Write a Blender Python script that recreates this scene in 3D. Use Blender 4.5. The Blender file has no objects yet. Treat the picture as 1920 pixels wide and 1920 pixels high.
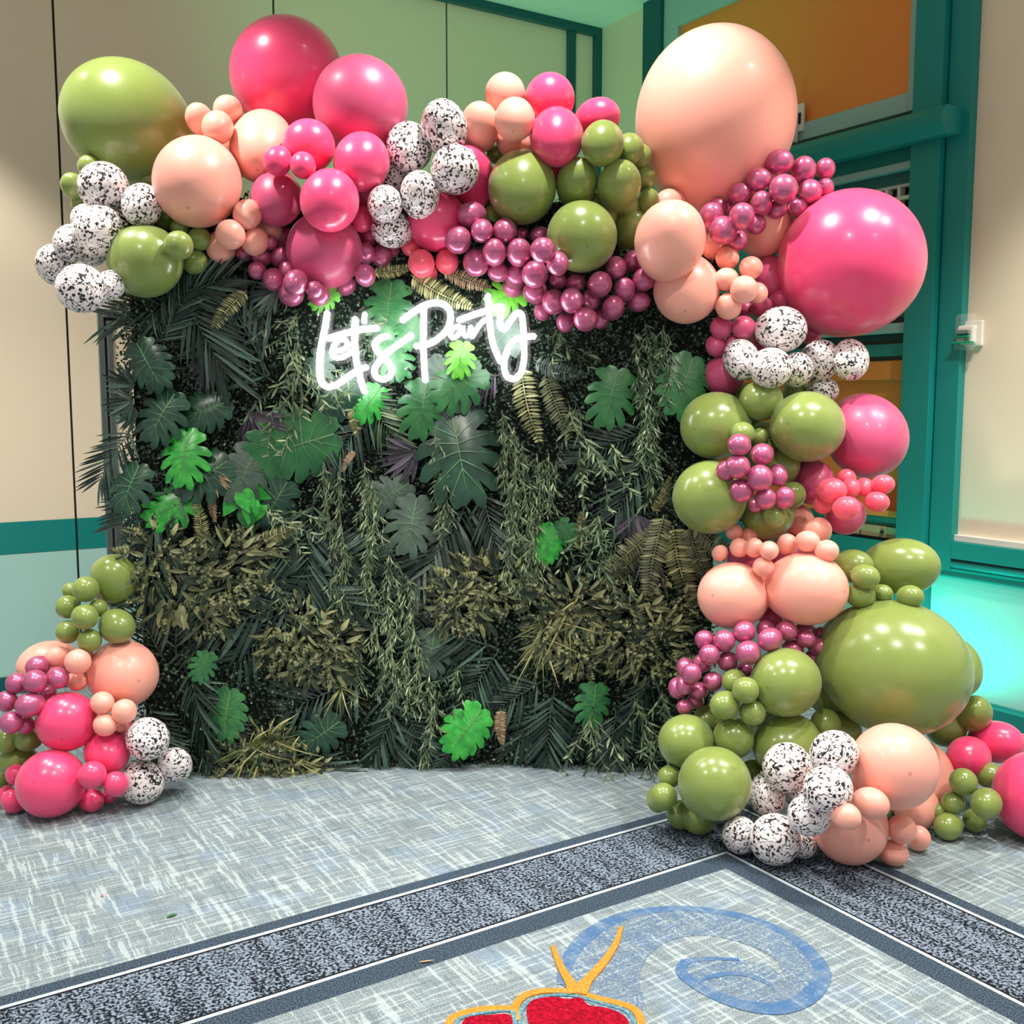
import bpy, bmesh, math, random
from mathutils import Vector, Matrix
import numpy as np

# ---------------------------------------------------------------- camera, world, lights
S = bpy.context.scene
COL = S.collection
F = 1950.0                       # focal length in pixels of a 1920 wide frame
H = 1.6                          # camera height
TH = math.atan(210.0 / F)        # pitch below the horizon
cam_data = bpy.data.cameras.new('camera')
cam_data.sensor_width = 36.0
cam_data.lens = 36.0 * F / 1920.0
cam = bpy.data.objects.new('camera', cam_data)
cam.location = (0, 0, H)
cam.rotation_euler = (math.pi / 2 - TH, 0, 0)
COL.objects.link(cam)
S.camera = cam
S.view_settings.view_transform = 'Standard'
S.view_settings.look = 'None'
S.view_settings.gamma = 1.0
S.view_settings.exposure = 0.30
S.view_settings.use_curve_mapping = False

world = bpy.data.worlds.new('room_ambient')
S.world = world
world.use_nodes = True
bg = world.node_tree.nodes['Background']
bg.inputs[0].default_value = (1.0, 0.95, 0.915, 1)
bg.inputs[1].default_value = 0.53

def spot(name, loc, target, energy, color, size_deg, blend=0.4, soft=0.06):
    l = bpy.data.lights.new(name, 'SPOT')
    l.energy = energy
    l.color = color
    l.spot_size = math.radians(size_deg)
    l.spot_blend = blend
    l.shadow_soft_size = soft
    o = bpy.data.objects.new(name, l)
    COL.objects.link(o)
    o.location = loc
    d = Vector(target) - Vector(loc)
    o.rotation_euler = d.to_track_quat('-Z', 'Y').to_euler()
    return o

WARM = (1.0, 0.925, 0.86)
for i, (x, y) in enumerate(((-1.75, 3.75), (0.15, 3.75), (1.95, 3.35))):
    spot('ceiling_downlight', (x, y, 4.17), (x * 0.98, y - 0.05, 0), 265, WARM, 96, 0.5)
for i, (x, y) in enumerate(((-2.2, 1.5), (0.3, 1.6), (2.5, 1.3))):
    spot('ceiling_downlight', (x, y, 4.17), (x, y + 0.6, 0), 200, WARM, 105, 0.6)
# unseen wall-wash spots added to brighten the lower halves of both walls
spot('ceiling_downlight', (-2.75, 4.35, 4.17), (-2.85, 4.55, 0), 200, WARM, 84, 0.35)
spot('ceiling_downlight', (2.75, 3.25, 4.17), (2.9, 3.35, 0), 200, WARM, 92, 0.4)
# party uplights on the floor behind the foliage wall and at the right-hand wall
spot('green_uplight', (-0.1, 5.35, 0.25), (0.0, 7.1, 4.1), 190, (0.15, 1.0, 0.5), 70, 0.8)
spot('cyan_uplight', (1.86, 5.02, 0.12), (2.42, 4.98, 0.95), 24, (0.0, 1.0, 0.75), 120, 0.7, 0.04)
spot('teal_uplight', (1.45, 5.75, 0.15), (1.95, 5.7, 2.0), 8, (0.0, 1.0, 0.6), 90, 0.7, 0.05)

# ---------------------------------------------------------------- pixel -> place helpers
CT, ST = math.cos(TH), math.sin(TH)
def ray(px, py):
    dx, dy = (px - 960) / F, -(py - 960) / F
    return Vector((dx, CT + dy * ST, -ST + dy * CT))      # forward component 1
CAM = Vector((0, 0, H))
def at_depth(px, py, d):
    return CAM + ray(px, py) * d
def at_y(px, py, y):
    r = ray(px, py)
    return CAM + r * (y / r.y)
def on_floor(px, py, z=0.0):
    r = ray(px, py)
    return CAM + r * ((z - H) / r.z)
def on_plane(px, py, p, n):
    r = ray(px, py)
    return CAM + r * ((p - CAM).dot(n) / r.dot(n))

A1 = math.radians(57.5)
DA = Vector((math.sin(A1), math.cos(A1), 0))           # along the left wall, away from the camera
DB = Vector((math.cos(A1), -math.sin(A1), 0))          # along the right wall, towards the camera
CORNER = Vector((0.61, 7.68, 0))
NL = DB.copy()                                          # normal of the left wall into the room
NR = -DA                                                # normal of the right wall into the room
def lw(px, py, o=0.0):
    p = on_plane(px, py, CORNER + NL * o, NL)
    return (p - CORNER).dot(-DA), p.z
def rw(px, py, o=0.0):
    p = on_plane(px, py, CORNER + NR * o, NR)
    return (p - CORNER).dot(DB), p.z
CEIL = 4.2

# ---------------------------------------------------------------- material helpers
def srgb(r, g, b):
    def c(v):
        v /= 255.0
        return v / 12.92 if v <= 0.04045 else ((v + 0.055) / 1.055) ** 2.4
    return (c(r), c(g), c(b), 1.0)

class NT:
    def __init__(self, name):
        self.m = bpy.data.materials.new(name)
        self.m.use_nodes = True
        self.t = self.m.node_tree
        self.b = self.t.nodes['Principled BSDF']
    def n(self, kind, **kw):
        nd = self.t.nodes.new(kind)
        for k, v in kw.items():
            setattr(nd, k, v)
        return nd
    def link(self, a, b):
        self.t.links.new(a, b)
    def put(self, sock, v):
        if hasattr(v, 'links') or isinstance(v, bpy.types.NodeSocket):
            self.link(v, sock)
        else:
            sock.default_value = v
    def math(self, op, a, b=0.0, c=None, clamp=False):
        nd = self.n('ShaderNodeMath', operation=op, use_clamp=clamp)
        self.put(nd.inputs[0], a); self.put(nd.inputs[1], b)
        if c is not None: self.put(nd.inputs[2], c)
        return nd.outputs[0]
    def mix(self, f, a, b, blend='MIX'):
        nd = self.n('ShaderNodeMix', data_type='RGBA', blend_type=blend)
        self.put(nd.inputs[0], f); self.put(nd.inputs[6], a); self.put(nd.inputs[7], b)
        return nd.outputs[2]
    def noise(self, vec, scale, detail=2.0, rough=0.5, dist=0.0):
        nd = self.n('ShaderNodeTexNoise')
        if vec is not None: self.link(vec, nd.inputs['Vector'])
        nd.inputs['Scale'].default_value = scale
        nd.inputs['Detail'].default_value = detail
        nd.inputs['Roughness'].default_value = rough
        nd.inputs['Distortion'].default_value = dist
        return nd.outputs['Fac']
    def step(self, v, lo, hi):
        nd = self.n('ShaderNodeMapRange', clamp=True)
        self.put(nd.inputs[0], v)
        nd.inputs[1].default_value = lo; nd.inputs[2].default_value = hi
        return nd.outputs[0]
    def bump(self, h, strength, dist=0.002):
        nd = self.n('ShaderNodeBump')
        nd.inputs['Strength'].default_value = strength
        nd.inputs['Distance'].default_value = dist
        self.link(h, nd.inputs['Height'])
        self.link(nd.outputs[0], self.b.inputs['Normal'])
    def combine(self, x, y, z=0.0):
        nd = self.n('ShaderNodeCombineXYZ')
        self.put(nd.inputs[0], x); self.put(nd.inputs[1], y); self.put(nd.inputs[2], z)
        return nd.outputs[0]
    def obj(self):
        return self.n('ShaderNodeTexCoord').outputs['Object']
    def pos(self):
        return self.n('ShaderNodeNewGeometry').outputs['Position']

def paint(name, col, rough=0.55, grain=0.05, metal=0.0, gscale=60, bump=0.08, spec=0.4):
    k = NT(name)
    p = k.pos()
    f = k.noise(p, gscale, 3)
    big = k.noise(p, 1.3, 2)
    f = k.math('ADD', k.math('MULTIPLY', f, 0.6), k.math('MULTIPLY', big, 0.4))
    c0 = tuple(c * (1 - grain) for c in col[:3]) + (1,)
    c1 = tuple(min(1, c * (1 + grain)) for c in col[:3]) + (1,)
    k.put(k.b.inputs['Base Color'], k.mix(f, c0, c1))
    k.b.inputs['Roughness'].default_value = rough
    k.b.inputs['Metallic'].default_value = metal
    k.b.inputs['Specular IOR Level'].default_value = spec
    if bump: k.bump(f, bump)
    return k.m

def latex(name, col, rough=0.3, metal=0.0, coat=0.25, deep=0.10):
    k = NT(name)
    o = k.obj()
    sep = k.n('ShaderNodeSeparateXYZ'); k.link(o, sep.inputs[0])
    tip = k.step(sep.outputs[2], 0.9965, 0.9995)          # thicker, darker rubber at the very tip
    cloud = k.noise(o, 2.2, 3)
    fine = k.noise(o, 60, 2)
    c0 = tuple(c * (1 - deep) for c in col[:3]) + (1,)
    c1 = tuple(min(1, c * (1 + deep)) for c in col[:3]) + (1,)
    c = k.mix(cloud, c0, c1)
    c = k.mix(k.math('MULTIPLY', tip, 0.55), c, tuple(v * 0.3 for v in col[:3]) + (1,))
    k.put(k.b.inputs['Base Color'], c)
    k.put(k.b.inputs['Roughness'], k.math('ADD', rough, k.math('MULTIPLY', k.math('SUBTRACT', fine, 0.5), 0.06)))
    k.b.inputs['Metallic'].default_value = metal
    k.b.inputs['Coat Weight'].default_value = coat
    k.b.inputs['Coat Roughness'].default_value = 0.12
    k.b.inputs['Sheen Weight'].default_value = 0.12 if metal < 0.1 else 0.0
    k.b.inputs['Sheen Roughness'].default_value = 0.5
    return k.m

def print_latex():
    k = NT('printed_latex')
    o = k.obj()
    info = k.n('ShaderNodeObjectInfo')
    add = k.n('ShaderNodeVectorMath', operation='ADD')
    rnd = k.math('MULTIPLY', info.outputs['Random'], 37.0)
    k.link(o, add.inputs[0]); k.link(k.combine(rnd, rnd, rnd), add.inputs[1])
    v = add.outputs[0]
    # thin curling strokes: narrow level lines of a warped noise, broken by another noise
    n1 = k.noise(v, 2.6, 0.0, 0.5, 1.1)
    line = k.math('SUBTRACT', 1.0, k.step(k.math('ABSOLUTE', k.math('SUBTRACT', n1, 0.5)), 0.040, 0.052))
    brk = k.step(k.noise(v, 5.5, 1), 0.44, 0.49)
    n2 = k.noise(v, 3.4, 0.0, 0.5, 1.2)
    line2 = k.math('SUBTRACT', 1.0, k.step(k.math('ABSOLUTE', k.math('SUBTRACT', n2, 0.42)), 0.034, 0.045))
    brk2 = k.step(k.noise(v, 6.5, 1), 0.50, 0.54)
    # rows of wedge-like dots
    vo = k.n('ShaderNodeTexVoronoi'); vo.inputs['Scale'].default_value = 4.6
    vo.inputs['Randomness'].default_value = 0.85
    k.link(v, vo.inputs['Vector'])
    dots = k.math('SUBTRACT', 1.0, k.step(vo.outputs['Distance'], 0.30, 0.35))
    dbrk = k.step(k.noise(v, 2.4, 1), 0.44, 0.48)
    ink = k.math('MAXIMUM', k.math('MULTIPLY', line, brk), k.math('MULTIPLY', line2, brk2))
    ink = k.math('MAXIMUM', ink, k.math('MULTIPLY', dots, dbrk))
    k.put(k.b.inputs['Base Color'], k.mix(ink, srgb(240, 232, 232), srgb(28, 24, 30)))
    k.b.inputs['Roughness'].default_value = 0.34
    k.b.inputs['Coat Weight'].default_value = 0.15
    return k.m

def leafmat(name, c0, c1, rough=0.42, veins=0.0):
    k = NT(name)
    g = k.n('ShaderNodeNewGeometry')
    o = k.obj()
    r = g.outputs['Random Per Island']
    f = k.noise(o, 9, 3)
    f = k.math('ADD', k.math('MULTIPLY', k.math('SUBTRACT', f, 0.5), 0.5), k.math('POWER', r, 1.9), None, True)
    col = k.mix(f, c0, c1)
    k.put(k.b.inputs['Base Color'], col)
    k.b.inputs['Roughness'].default_value = rough
    k.b.inputs['Specular IOR Level'].default_value = 0.45
    return k.m

# ---------------------------------------------------------------- object helpers
def link(o, parent=None):
    COL.objects.link(o)
    if parent is not None:
        o.parent = parent
    return o
def mesh_obj(name, verts, faces, mat, parent=None, smooth=False):
    me = bpy.data.meshes.new(name)
    me.from_pydata([tuple(v) for v in verts], [], faces)
    me.materials.append(mat)
    if smooth:
        me.shade_smooth()
    me.update()
    return link(bpy.data.objects.new(name, me), parent)
def tag(o, label=None, cat=None, group=None, kind=None):
    if label: o['label'] = label
    if cat: o['category'] = cat
    if group: o['group'] = group
    if kind: o['kind'] = kind
    return o
def empty(name, loc=(0, 0, 0)):
    o = bpy.data.objects.new(name, None)
    o.empty_display_size = 0.05
    o.location = loc
    return link(o)
BOXF = [(0, 1, 3, 2), (4, 6, 7, 5), (0, 4, 5, 1), (2, 3, 7, 6), (0, 2, 6, 4), (1, 5, 7, 3)]
def wall_box(name, origin, du, dn, u0, u1, z0, z1, o0, o1, mat, parent=None, bevel=0.0):
    """box on a vertical wall: u along the wall, z up, o out of the wall"""
    vs = []
    for u in (u0, u1):
        for o in (o0, o1):
            for z in (z0, z1):
                p = origin + du * u + dn * o
                vs.append((p.x, p.y, z))
    bm = bmesh.new()
    bv = [bm.verts.new(v) for v in vs]
    for f in BOXF:
        bm.faces.new([bv[i] for i in f])
    bmesh.ops.recalc_face_normals(bm, faces=bm.faces)
    if bevel:
        bmesh.ops.bevel(bm, geom=bm.edges[:], offset=bevel, segments=2, affect='EDGES', profile=0.6)
    me = bpy.data.meshes.new(name)
    bm.to_mesh(me); bm.free()
    me.materials.append(mat)
    return link(bpy.data.objects.new(name, me), parent)
def lbox(name, u0, u1, z0, z1, o0, o1, mat, parent=None, bevel=0.0):
    return wall_box(name, CORNER, -DA, NL, u0, u1, z0, z1, o0, o1, mat, parent, bevel)
def rbox(name, u0, u1, z0, z1, o0, o1, mat, parent=None, bevel=0.0):
    return wall_box(name, CORNER, DB, NR, u0, u1, z0, z1, o0, o1, mat, parent, bevel)

# ---------------------------------------------------------------- materials
M_CREAM = paint('cream_wall_vinyl', srgb(232, 217, 192), 0.6, 0.03, gscale=150)
M_AQUA = paint('aqua_wall_vinyl', srgb(168, 212, 204), 0.6, 0.03, gscale=150)
M_TEAL = paint('teal_paint', srgb(20, 132, 126), 0.42, 0.06, gscale=90)
M_TEAL_DARK = paint('dark_teal_paint', srgb(14, 88, 92), 0.42, 0.06)
M_FRAME_TEAL = paint('pale_teal_frame_paint', srgb(150, 182, 178), 0.45, 0.05)
M_SEAM = paint('dark_seam_rubber', srgb(28, 30, 28), 0.8, 0.05, bump=0)
M_CEIL = paint('ceiling_plaster', srgb(225, 228, 220), 0.8, 0.03, gscale=200)
M_ORANGE = paint('orange_panel_laminate', srgb(238, 138, 62), 0.6, 0.05, gscale=200)
M_ALU = paint('brushed_aluminium', srgb(150, 165, 165), 0.35, 0.05, metal=0.8, bump=0)
M_WHITE = paint('white_plastic', srgb(230, 226, 216), 0.4, 0.03, bump=0)
M_TAN = paint('tan_wood_drawer', srgb(176, 158, 118), 0.5, 0.12, gscale=25)
M_BLACK = paint('black_lacquer', srgb(22, 22, 24), 0.4, 0.05, bump=0)

# carpet ----------------------------------------------------------
_c0 = on_floor(1362, 1599)
U0, V0 = _c0.dot(DA), _c0.dot(DB)
def bandw(px, py):
    return V0 - on_floor(px, py).dot(DB)
W_IN = bandw(960, 1760)          # dark strip inside (negative)
W_OUT = bandw(960, 1619)         # second light line
W_STRIP = bandw(960, 1603)       # end of outer dark strip

def carpet(name, motif=None):
    k = NT(name)
    p = k.pos()
    def dot(v):
        nd = k.n('ShaderNodeVectorMath', operation='DOT_PRODUCT')
        k.link(p, nd.inputs[0]); nd.inputs[1].default_value = tuple(v)
        return nd.outputs['Value']
    u, v = dot(DA), dot(DB)
    wob = k.math('MULTIPLY', k.math('SUBTRACT', k.noise(p, 25, 2), 0.5), 0.012)
    uu, vv = k.math('ADD', u, wob), k.math('ADD', v, wob)
    # heathered ground
    base = k.mix(k.step(k.noise(p, 230, 2, 0.7), 0.36, 0.64), srgb(88, 104, 110), srgb(150, 164, 168))
    blot = k.step(k.noise(p, 5.5, 3), 0.52, 0.68)
    base = k.mix(k.math('MULTIPLY', blot, 0.5), base, srgb(118, 144, 170))
    # woven hatch: streaks along both wall directions
    s1 = k.noise(k.combine(k.math('MULTIPLY', uu, 5.0), k.math('MULTIPLY', vv, 82.0)), 1.0, 2, 0.6)
    s2 = k.noise(k.combine(k.math('MULTIPLY', uu, 66.0), k.math('MULTIPLY', vv, 4.5), 7.3), 1.0, 2, 0.6)
    base = k.mix(k.math('MULTIPLY', k.step(s1, 0.54, 0.62), 0.5), base, srgb(184, 200, 202))
    base = k.mix(k.math('MULTIPLY', k.step(s2, 0.56, 0.63), 0.55), base, srgb(188, 204, 206))
    base = k.mix(k.math('MULTIPLY', k.math('SUBTRACT', 1.0, k.step(s1, 0.36, 0.43)), 0.35), base, srgb(72, 92, 104))
    base = k.mix(k.math('MULTIPLY', k.math('SUBTRACT', 1.0, k.step(s2, 0.35, 0.42)), 0.35), base, srgb(78, 98, 110))
    grit = k.noise(p, 420, 1, 0.8)
    base = k.mix(k.math('MULTIPLY', k.math('SUBTRACT', 1.0, k.step(grit, 0.34, 0.44)), 0.5), base, srgb(70, 84, 92))
    base = k.mix(k.math('MULTIPLY', k.step(grit, 0.58, 0.68), 0.4), base, srgb(184, 198, 202))
    if motif is None:
        s = k.math('MAXIMUM', k.math('SUBTRACT', u, U0), k.math('SUBTRACT', V0, v))
        def between(a, b):
            return k.math('MULTIPLY', k.math('GREATER_THAN', s, a), k.math('LESS_THAN', s, b))
        sp = k.noise(k.combine(k.math('MULTIPLY', u, 1.0), k.math('MULTIPLY', v, 1.0)), 105, 2, 0.6)
        rows = k.noise(k.combine(k.math('MULTIPLY', u, 22.0), k.math('MULTIPLY', v, 2.5)), 1.0, 2)
        lev = k.math('ADD', sp, k.math('MULTIPLY', k.math('SUBTRACT', rows, 0.5), 0.28))
        dark = k.mix(k.step(lev, 0.45, 0.57), srgb(22, 28, 36), srgb(128, 144, 160))
        strip = k.mix(k.step(k.noise(p, 220, 2), 0.38, 0.62), srgb(28, 38, 48), srgb(78, 96, 112))
        line = k.mix(grit, srgb(150, 166, 176), srgb(194, 204, 210))
        base = k.mix(between(0.0, W_OUT), base, dark)
        base = k.mix(between(W_IN, 0.0), base, strip)
        base = k.mix(between(W_OUT, W_STRIP), base, strip)
        base = k.mix(between(-0.004, 0.010), base, line)
        base = k.mix(between(W_OUT - 0.007, W_OUT + 0.008), base, line)
        base = k.mix(between(0.010, 0.018), base, srgb(24, 28, 34))
        base = k.mix(between(W_OUT - 0.016, W_OUT - 0.007), base, srgb(24, 28, 34))
        h = k.math('ADD', grit, k.math('MULTIPLY', between(-0.012, 0.02), 0.8))
    else:
        col, lo, hi, amt = motif
        sp = k.step(k.noise(p, 110, 2, 0.75), lo, hi)
        ring = k.step(k.noise(p, 14, 2), 0.3, 0.6)
        base = k.mix(k.math('MULTIPLY', k.math('MULTIPLY', sp, amt), k.math('ADD', 0.55, k.math('MULTIPLY', ring, 0.45))), base, col)
        h = grit
    k.put(k.b.inputs['Base Color'], base)
    k.b.inputs['Roughness'].default_value = 0.95
    k.b.inputs['Specular IOR Level'].default_value = 0.1
    k.bump(h, 0.5, 0.004)
    return k.m
M_CARPET = carpet('woven_carpet')
M_SWIRL = carpet('carpet_swirl_blue', (srgb(76, 106, 140), 0.38, 0.60, 0.95))
M_SWIRL_EDGE = carpet('carpet_swirl_edge', (srgb(66, 104, 148), 0.28, 0.42, 0.95))
def yarn(name, c0, c1):
    k = NT(name)
    p = k.pos()
    f = k.step(k.noise(p, 130, 3, 0.7), 0.36, 0.62)
    k.put(k.b.inputs['Base Color'], k.mix(f, c0, c1))
    k.b.inputs['Roughness'].default_value = 0.95
    k.b.inputs['Specular IOR Level'].default_value = 0.1
    k.bump(f, 0.9, 0.004)
    return k.m
M_YARN_Y = yarn('carpet_yellow_yarn', srgb(216, 136, 52), srgb(238, 164, 72))
M_YARN_R = yarn('carpet_red_yarn', srgb(120, 6, 28), srgb(200, 16, 52))
M_YARN_B = yarn('carpet_teal_yarn', srgb(70, 122, 140), srgb(134, 176, 190))

# ---------------------------------------------------------------- floor and carpet motifs
fl = mesh_obj('floor', [(-7, -3, 0), (9, -3, 0), (9, 12, 0), (-7, 12, 0)], [(0, 1, 2, 3)], M_CARPET)
tag(fl, 'grey woven carpet with dark speckled border bands', None, None, 'structure')

def inlay(name, pts_px, mat, z):
    pts = [on_floor(x, y) for x, y in pts_px]
    bm = bmesh.new()
    vs = [bm.verts.new((p.x, p.y, z)) for p in pts]
    f = bm.faces.new(vs)
    if f.normal.z < 0: bmesh.ops.reverse_faces(bm, faces=[f])
    r = bmesh.ops.extrude_face_region(bm, geom=[f])
    for v in vs: v.co.z = 0.0
    bmesh.ops.recalc_face_normals(bm, faces=bm.faces)
    bmesh.ops.triangulate(bm, faces=[g for g in bm.faces if len(g.verts) > 4])
    me = bpy.data.meshes.new(name); bm.to_mesh(me); bm.free()
    me.materials.append(mat)
    return link(bpy.data.objects.new(name, me), fl)
def catmull(pts, n=6, closed=False):
    pts = [Vector(p) for p in pts]
    out = []
    m = len(pts)
    segs = m if closed else m - 1
    for i in range(segs):
        if closed:
            p0, p1, p2, p3 = pts[(i - 1) % m], pts[i], pts[(i + 1) % m], pts[(i + 2) % m]
        else:
            p1, p2 = pts[i], pts[i + 1]
            p0 = pts[i - 1] if i else p1 * 2 - p2
            p3 = pts[i + 2] if i + 2 < m else p2 * 2 - p1
        for j in range(n):
            t = j / n
            out.append(0.5 * ((2 * p1) + (p2 - p0) * t + (2 * p0 - 5 * p1 + 4 * p2 - p3) * t * t + (3 * p1 - p0 - 3 * p2 + p3) * t ** 3))
    if not closed: out.append(pts[-1])
    return out
_rz = [0.0]
def ribbon(name, pts_px, widths, mat, z):
    _rz[0] += 0.00035
    z += _rz[0]
    pts = catmull([(on_floor(x, y).x, on_floor(x, y).y) for x, y in pts_px], 6)
    n = len(pts)
    verts, faces = [], []
    for i, p in enumerate(pts):
        a, b = pts[max(0, i - 1)], pts[min(n - 1, i + 1)]
        t = (b - a).normalized()
        s = i / (n - 1) * (len(widths) - 1)
        j = min(int(s), len(widths) - 2)
        w = widths[j] + (widths[j + 1] - widths[j]) * (s - j)
        nx = Vector((-t.y, t.x)) * w / 2
        for q in (p + nx, p - nx):
            verts.append((q.x, q.y, z))
        for q in (p - nx, p + nx):
            verts.append((q.x, q.y, 0.0))
    for i in range(n - 1):
        a, b = 4 * i, 4 * i + 4
        faces += [(a, b, b + 1, a + 1), (a + 1, b + 1, b + 2, a + 2), (a + 3, b + 3, b, a)]
    o = mesh_obj(name, verts, faces, mat, fl)
    return o
def c4(pts):                                   # crop coordinates -> photograph pixels
    return [(780 + x / 1.684, 1500 + y / 1.684) for x, y in pts]
outer = [(462, 585), (472, 530), (520, 450), (620, 382), (760, 348), (900, 348), (1050, 375), (1180, 430), (1260, 500), (1282, 560)]
inner = [(1180, 570), (1130, 500), (1030, 452), (900, 428), (790, 450), (725, 505), (705, 570), (720, 650), (650, 712), (560, 650)]
tear = [(1282, 560), (1240, 622), (1160, 657), (1060, 655), (950, 620), (870, 575), (838, 542), (855, 512), (930, 503), (1020, 505), (1110, 522), (1180, 570)]
inlay('carpet_swirl', [tuple(p) for p in catmull(c4(outer + inner), 4, True)], M_SWIRL, 0.0015)
inlay('carpet_swirl', [tuple(p) for p in catmull(c4(tear), 4, True)], M_SWIRL, 0.0012)
ribbon('carpet_swirl_edge', c4(outer + tear[1:10]), (0.03, 0.05, 0.035, 0.035, 0.05, 0.055, 0.04, 0.03, 0.012), M_SWIRL_EDGE, 0.002)
ribbon('carpet_swirl_edge', c4([(870, 590), (930, 560), (1020, 550), (1100, 575), (1130, 600)]), (0.006, 0.02, 0.02, 0.006), M_SWIRL_EDGE, 0.002)
redA = [(352, 655), (372, 634), (430, 625), (480, 632), (520, 628), (545, 652), (600, 660), (650, 680), (672, 712), (640, 760), (500, 790), (380, 740), (352, 690)]
redB = [(150, 700), (180, 687), (240, 682), (290, 680), (305, 705), (300, 760), (220, 790), (140, 760)]
outA = [(318, 700), (312, 660), (340, 622), (400, 606), (470, 606), (520, 612), (570, 628), (640, 645), (690, 665), (712, 715), (690, 800)]
outB = [(95, 800), (105, 710), (130, 683), (200, 665), (270, 660), (318, 662)]
inlay('carpet_flower_petal', [tuple(p) for p in catmull(c4(redA), 3, True)], M_YARN_R, 0.004)
inlay('carpet_flower_petal', [tuple(p) for p in catmull(c4(redB), 3, True)], M_YARN_R, 0.004)
ribbon('carpet_flower_outline', c4(outA), (0.02, 0.024, 0.02, 0.024, 0.02), M_YARN_Y, 0.003)
ribbon('carpet_flower_outline', c4(outB), (0.02, 0.024, 0.02), M_YARN_Y, 0.003)
ribbon('carpet_flower_outline', c4([(335, 740), (330, 680), (352, 645), (410, 622), (480, 618), (540, 630), (600, 648), (655, 665), (688, 700), (680, 760)]), (0.012, 0.012), M_YARN_B, 0.002)
ribbon('carpet_flower_outline', c4([(132, 770), (128, 705), (150, 688), (210, 675), (296, 668), (312, 700), (312, 760)]), (0.012, 0.012), M_YARN_B, 0.002)
ribbon('carpet_flower_stamen', c4([(508, 615), (490, 585), (462, 540), (442, 495), (432, 465)]), (0.05, 0.03, 0.022, 0.016, 0.012), M_YARN_Y, 0.0035)
ribbon('carpet_flower_stamen', c4([(512, 615), (540, 575), (590, 520), (630, 460), (648, 405)]), (0.05, 0.03, 0.024, 0.018, 0.012), M_YARN_Y, 0.0035)

# ---------------------------------------------------------------- left wall: folding partition
Z_RAIL0, Z_RAIL1 = lw(60, 1036)[1], lw(60, 977)[1]
wl = lbox('wall_left', -0.3, 8.5, 0, CEIL + 0.3, -0.15, -0.012, M_SEAM)
tag(wl, 'cream folding partition wall with teal stripe', None, None, 'structure')
seams = [lw(1068, 100)[0], lw(838, 100)[0], lw(513, 20)[0], lw(110, 250)[0]]
seams = [0.0] + seams + [seams[-1] + 1.35, seams[-1] + 2.7, seams[-1] + 4.0]
for a, b in zip(seams, seams[1:]):
    g = 0.006
    lbox('partition_panel', a + g, b - g, Z_RAIL1, CEIL, -0.02, 0.0, M_CREAM, wl, 0.002)
    lbox('partition_stripe', a + g, b - g, Z_RAIL0, Z_RAIL1, -0.02, 0.002, M_TEAL, wl, 0.001)
    lbox('partition_dado', a + g, b - g, 0.1, Z_RAIL0, -0.02, 0.0, M_AQUA, wl, 0.002)
bl = lbox('baseboard_left', 0.0, 8.0, 0.0, 0.1, -0.02, 0.012, M_TEAL_DARK, None, 0.003)
tag(bl, 'dark teal skirting of the partition wall', None, None, 'structure')
# ceiling track and end frame
tr = lbox('trim_1', 0.0, 8.0, CEIL - 0.055, CEIL, 0.0, 0.05, M_TEAL_DARK, None, 0.004)
tag(tr, 'dark teal ceiling track over the partition', None, None, 'structure')
e0 = lw(1068, 100)[0]
tf = lbox('trim_2', e0 - 0.03, e0 + 0.03, 0.0, CEIL - 0.055, 0.0, 0.035, M_TEAL_DARK, None, 0.003)
tag(tf, 'dark teal upright of the partition end frame', None, None, 'structure')
tf = lbox('trim_3', 0.0, 0.05, 0.0, CEIL - 0.055, 0.0, 0.05, M_TEAL_DARK, None, 0.003)
tag(tf, 'dark teal upright in the room corner', None, None, 'structure')
# pass door in the partition
du, dz = lw(187, 585)
dr = empty('door_1', CORNER - DA * (du - 0.45))
tag(dr, 'pass door in the partition with aluminium frame', None, None, 'structure')
def dpart(name, *a, **k):
    o = lbox(name, *a, **k)
    o.parent = dr
    o.matrix_parent_inverse = Matrix.Translation(-dr.location)
    return o
dpart('door_frame', du - 0.014, du + 0.018, 0.01, dz, 0.001, 0.022, M_ALU, bevel=0.003)
dpart('door_frame', du - 0.062, du - 0.030, 0.01, dz - 0.05, 0.001, 0.014, M_ALU, bevel=0.003)
dpart('door_seal', du - 0.030, du - 0.014, 0.01, dz - 0.03, 0.0005, 0.008, M_SEAM)
dpart('door_frame', du - 0.95, du - 0.014, dz - 0.03, dz, 0.001, 0.022, M_ALU, bevel=0.003)
dpart('door_seal', du - 0.93, du - 0.030, dz - 0.045, dz - 0.03, 0.0005, 0.008, M_SEAM)
dpart('door_frame', du - 0.95, du - 0.918, 0.01, dz, 0.001, 0.022, M_ALU, bevel=0.003)
def ring_mesh(name, c, ax, R, r, mat, parent=None, n=20, m=8):
    q = ax.to_track_quat('Z', 'Y')
    vs, fs = [], []
    for i in range(n):
        a = 2 * math.pi * i / n
        for j in range(m):
            b = 2 * math.pi * j / m
            v = Vector(((R + r * math.cos(b)) * math.cos(a), (R + r * math.cos(b)) * math.sin(a), r * math.sin(b)))
            vs.append(c + q @ v)
    for i in range(n):
        for j in range(m):
            fs.append((i * m + j, ((i + 1) % n) * m + j, ((i + 1) % n) * m + (j + 1) % m, i * m + (j + 1) % m))
    return mesh_obj(name, vs, fs, mat, parent, True)
hu, hz = lw(247, 990)
hp = ring_mesh('door_handle', CORNER - DA * hu + NL * 0.03 + Vector((0, 0, hz)), NL, 0.06, 0.010, M_ALU)
hp.parent = dr; hp.matrix_parent_inverse = Matrix.Translation(-dr.location)

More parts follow.
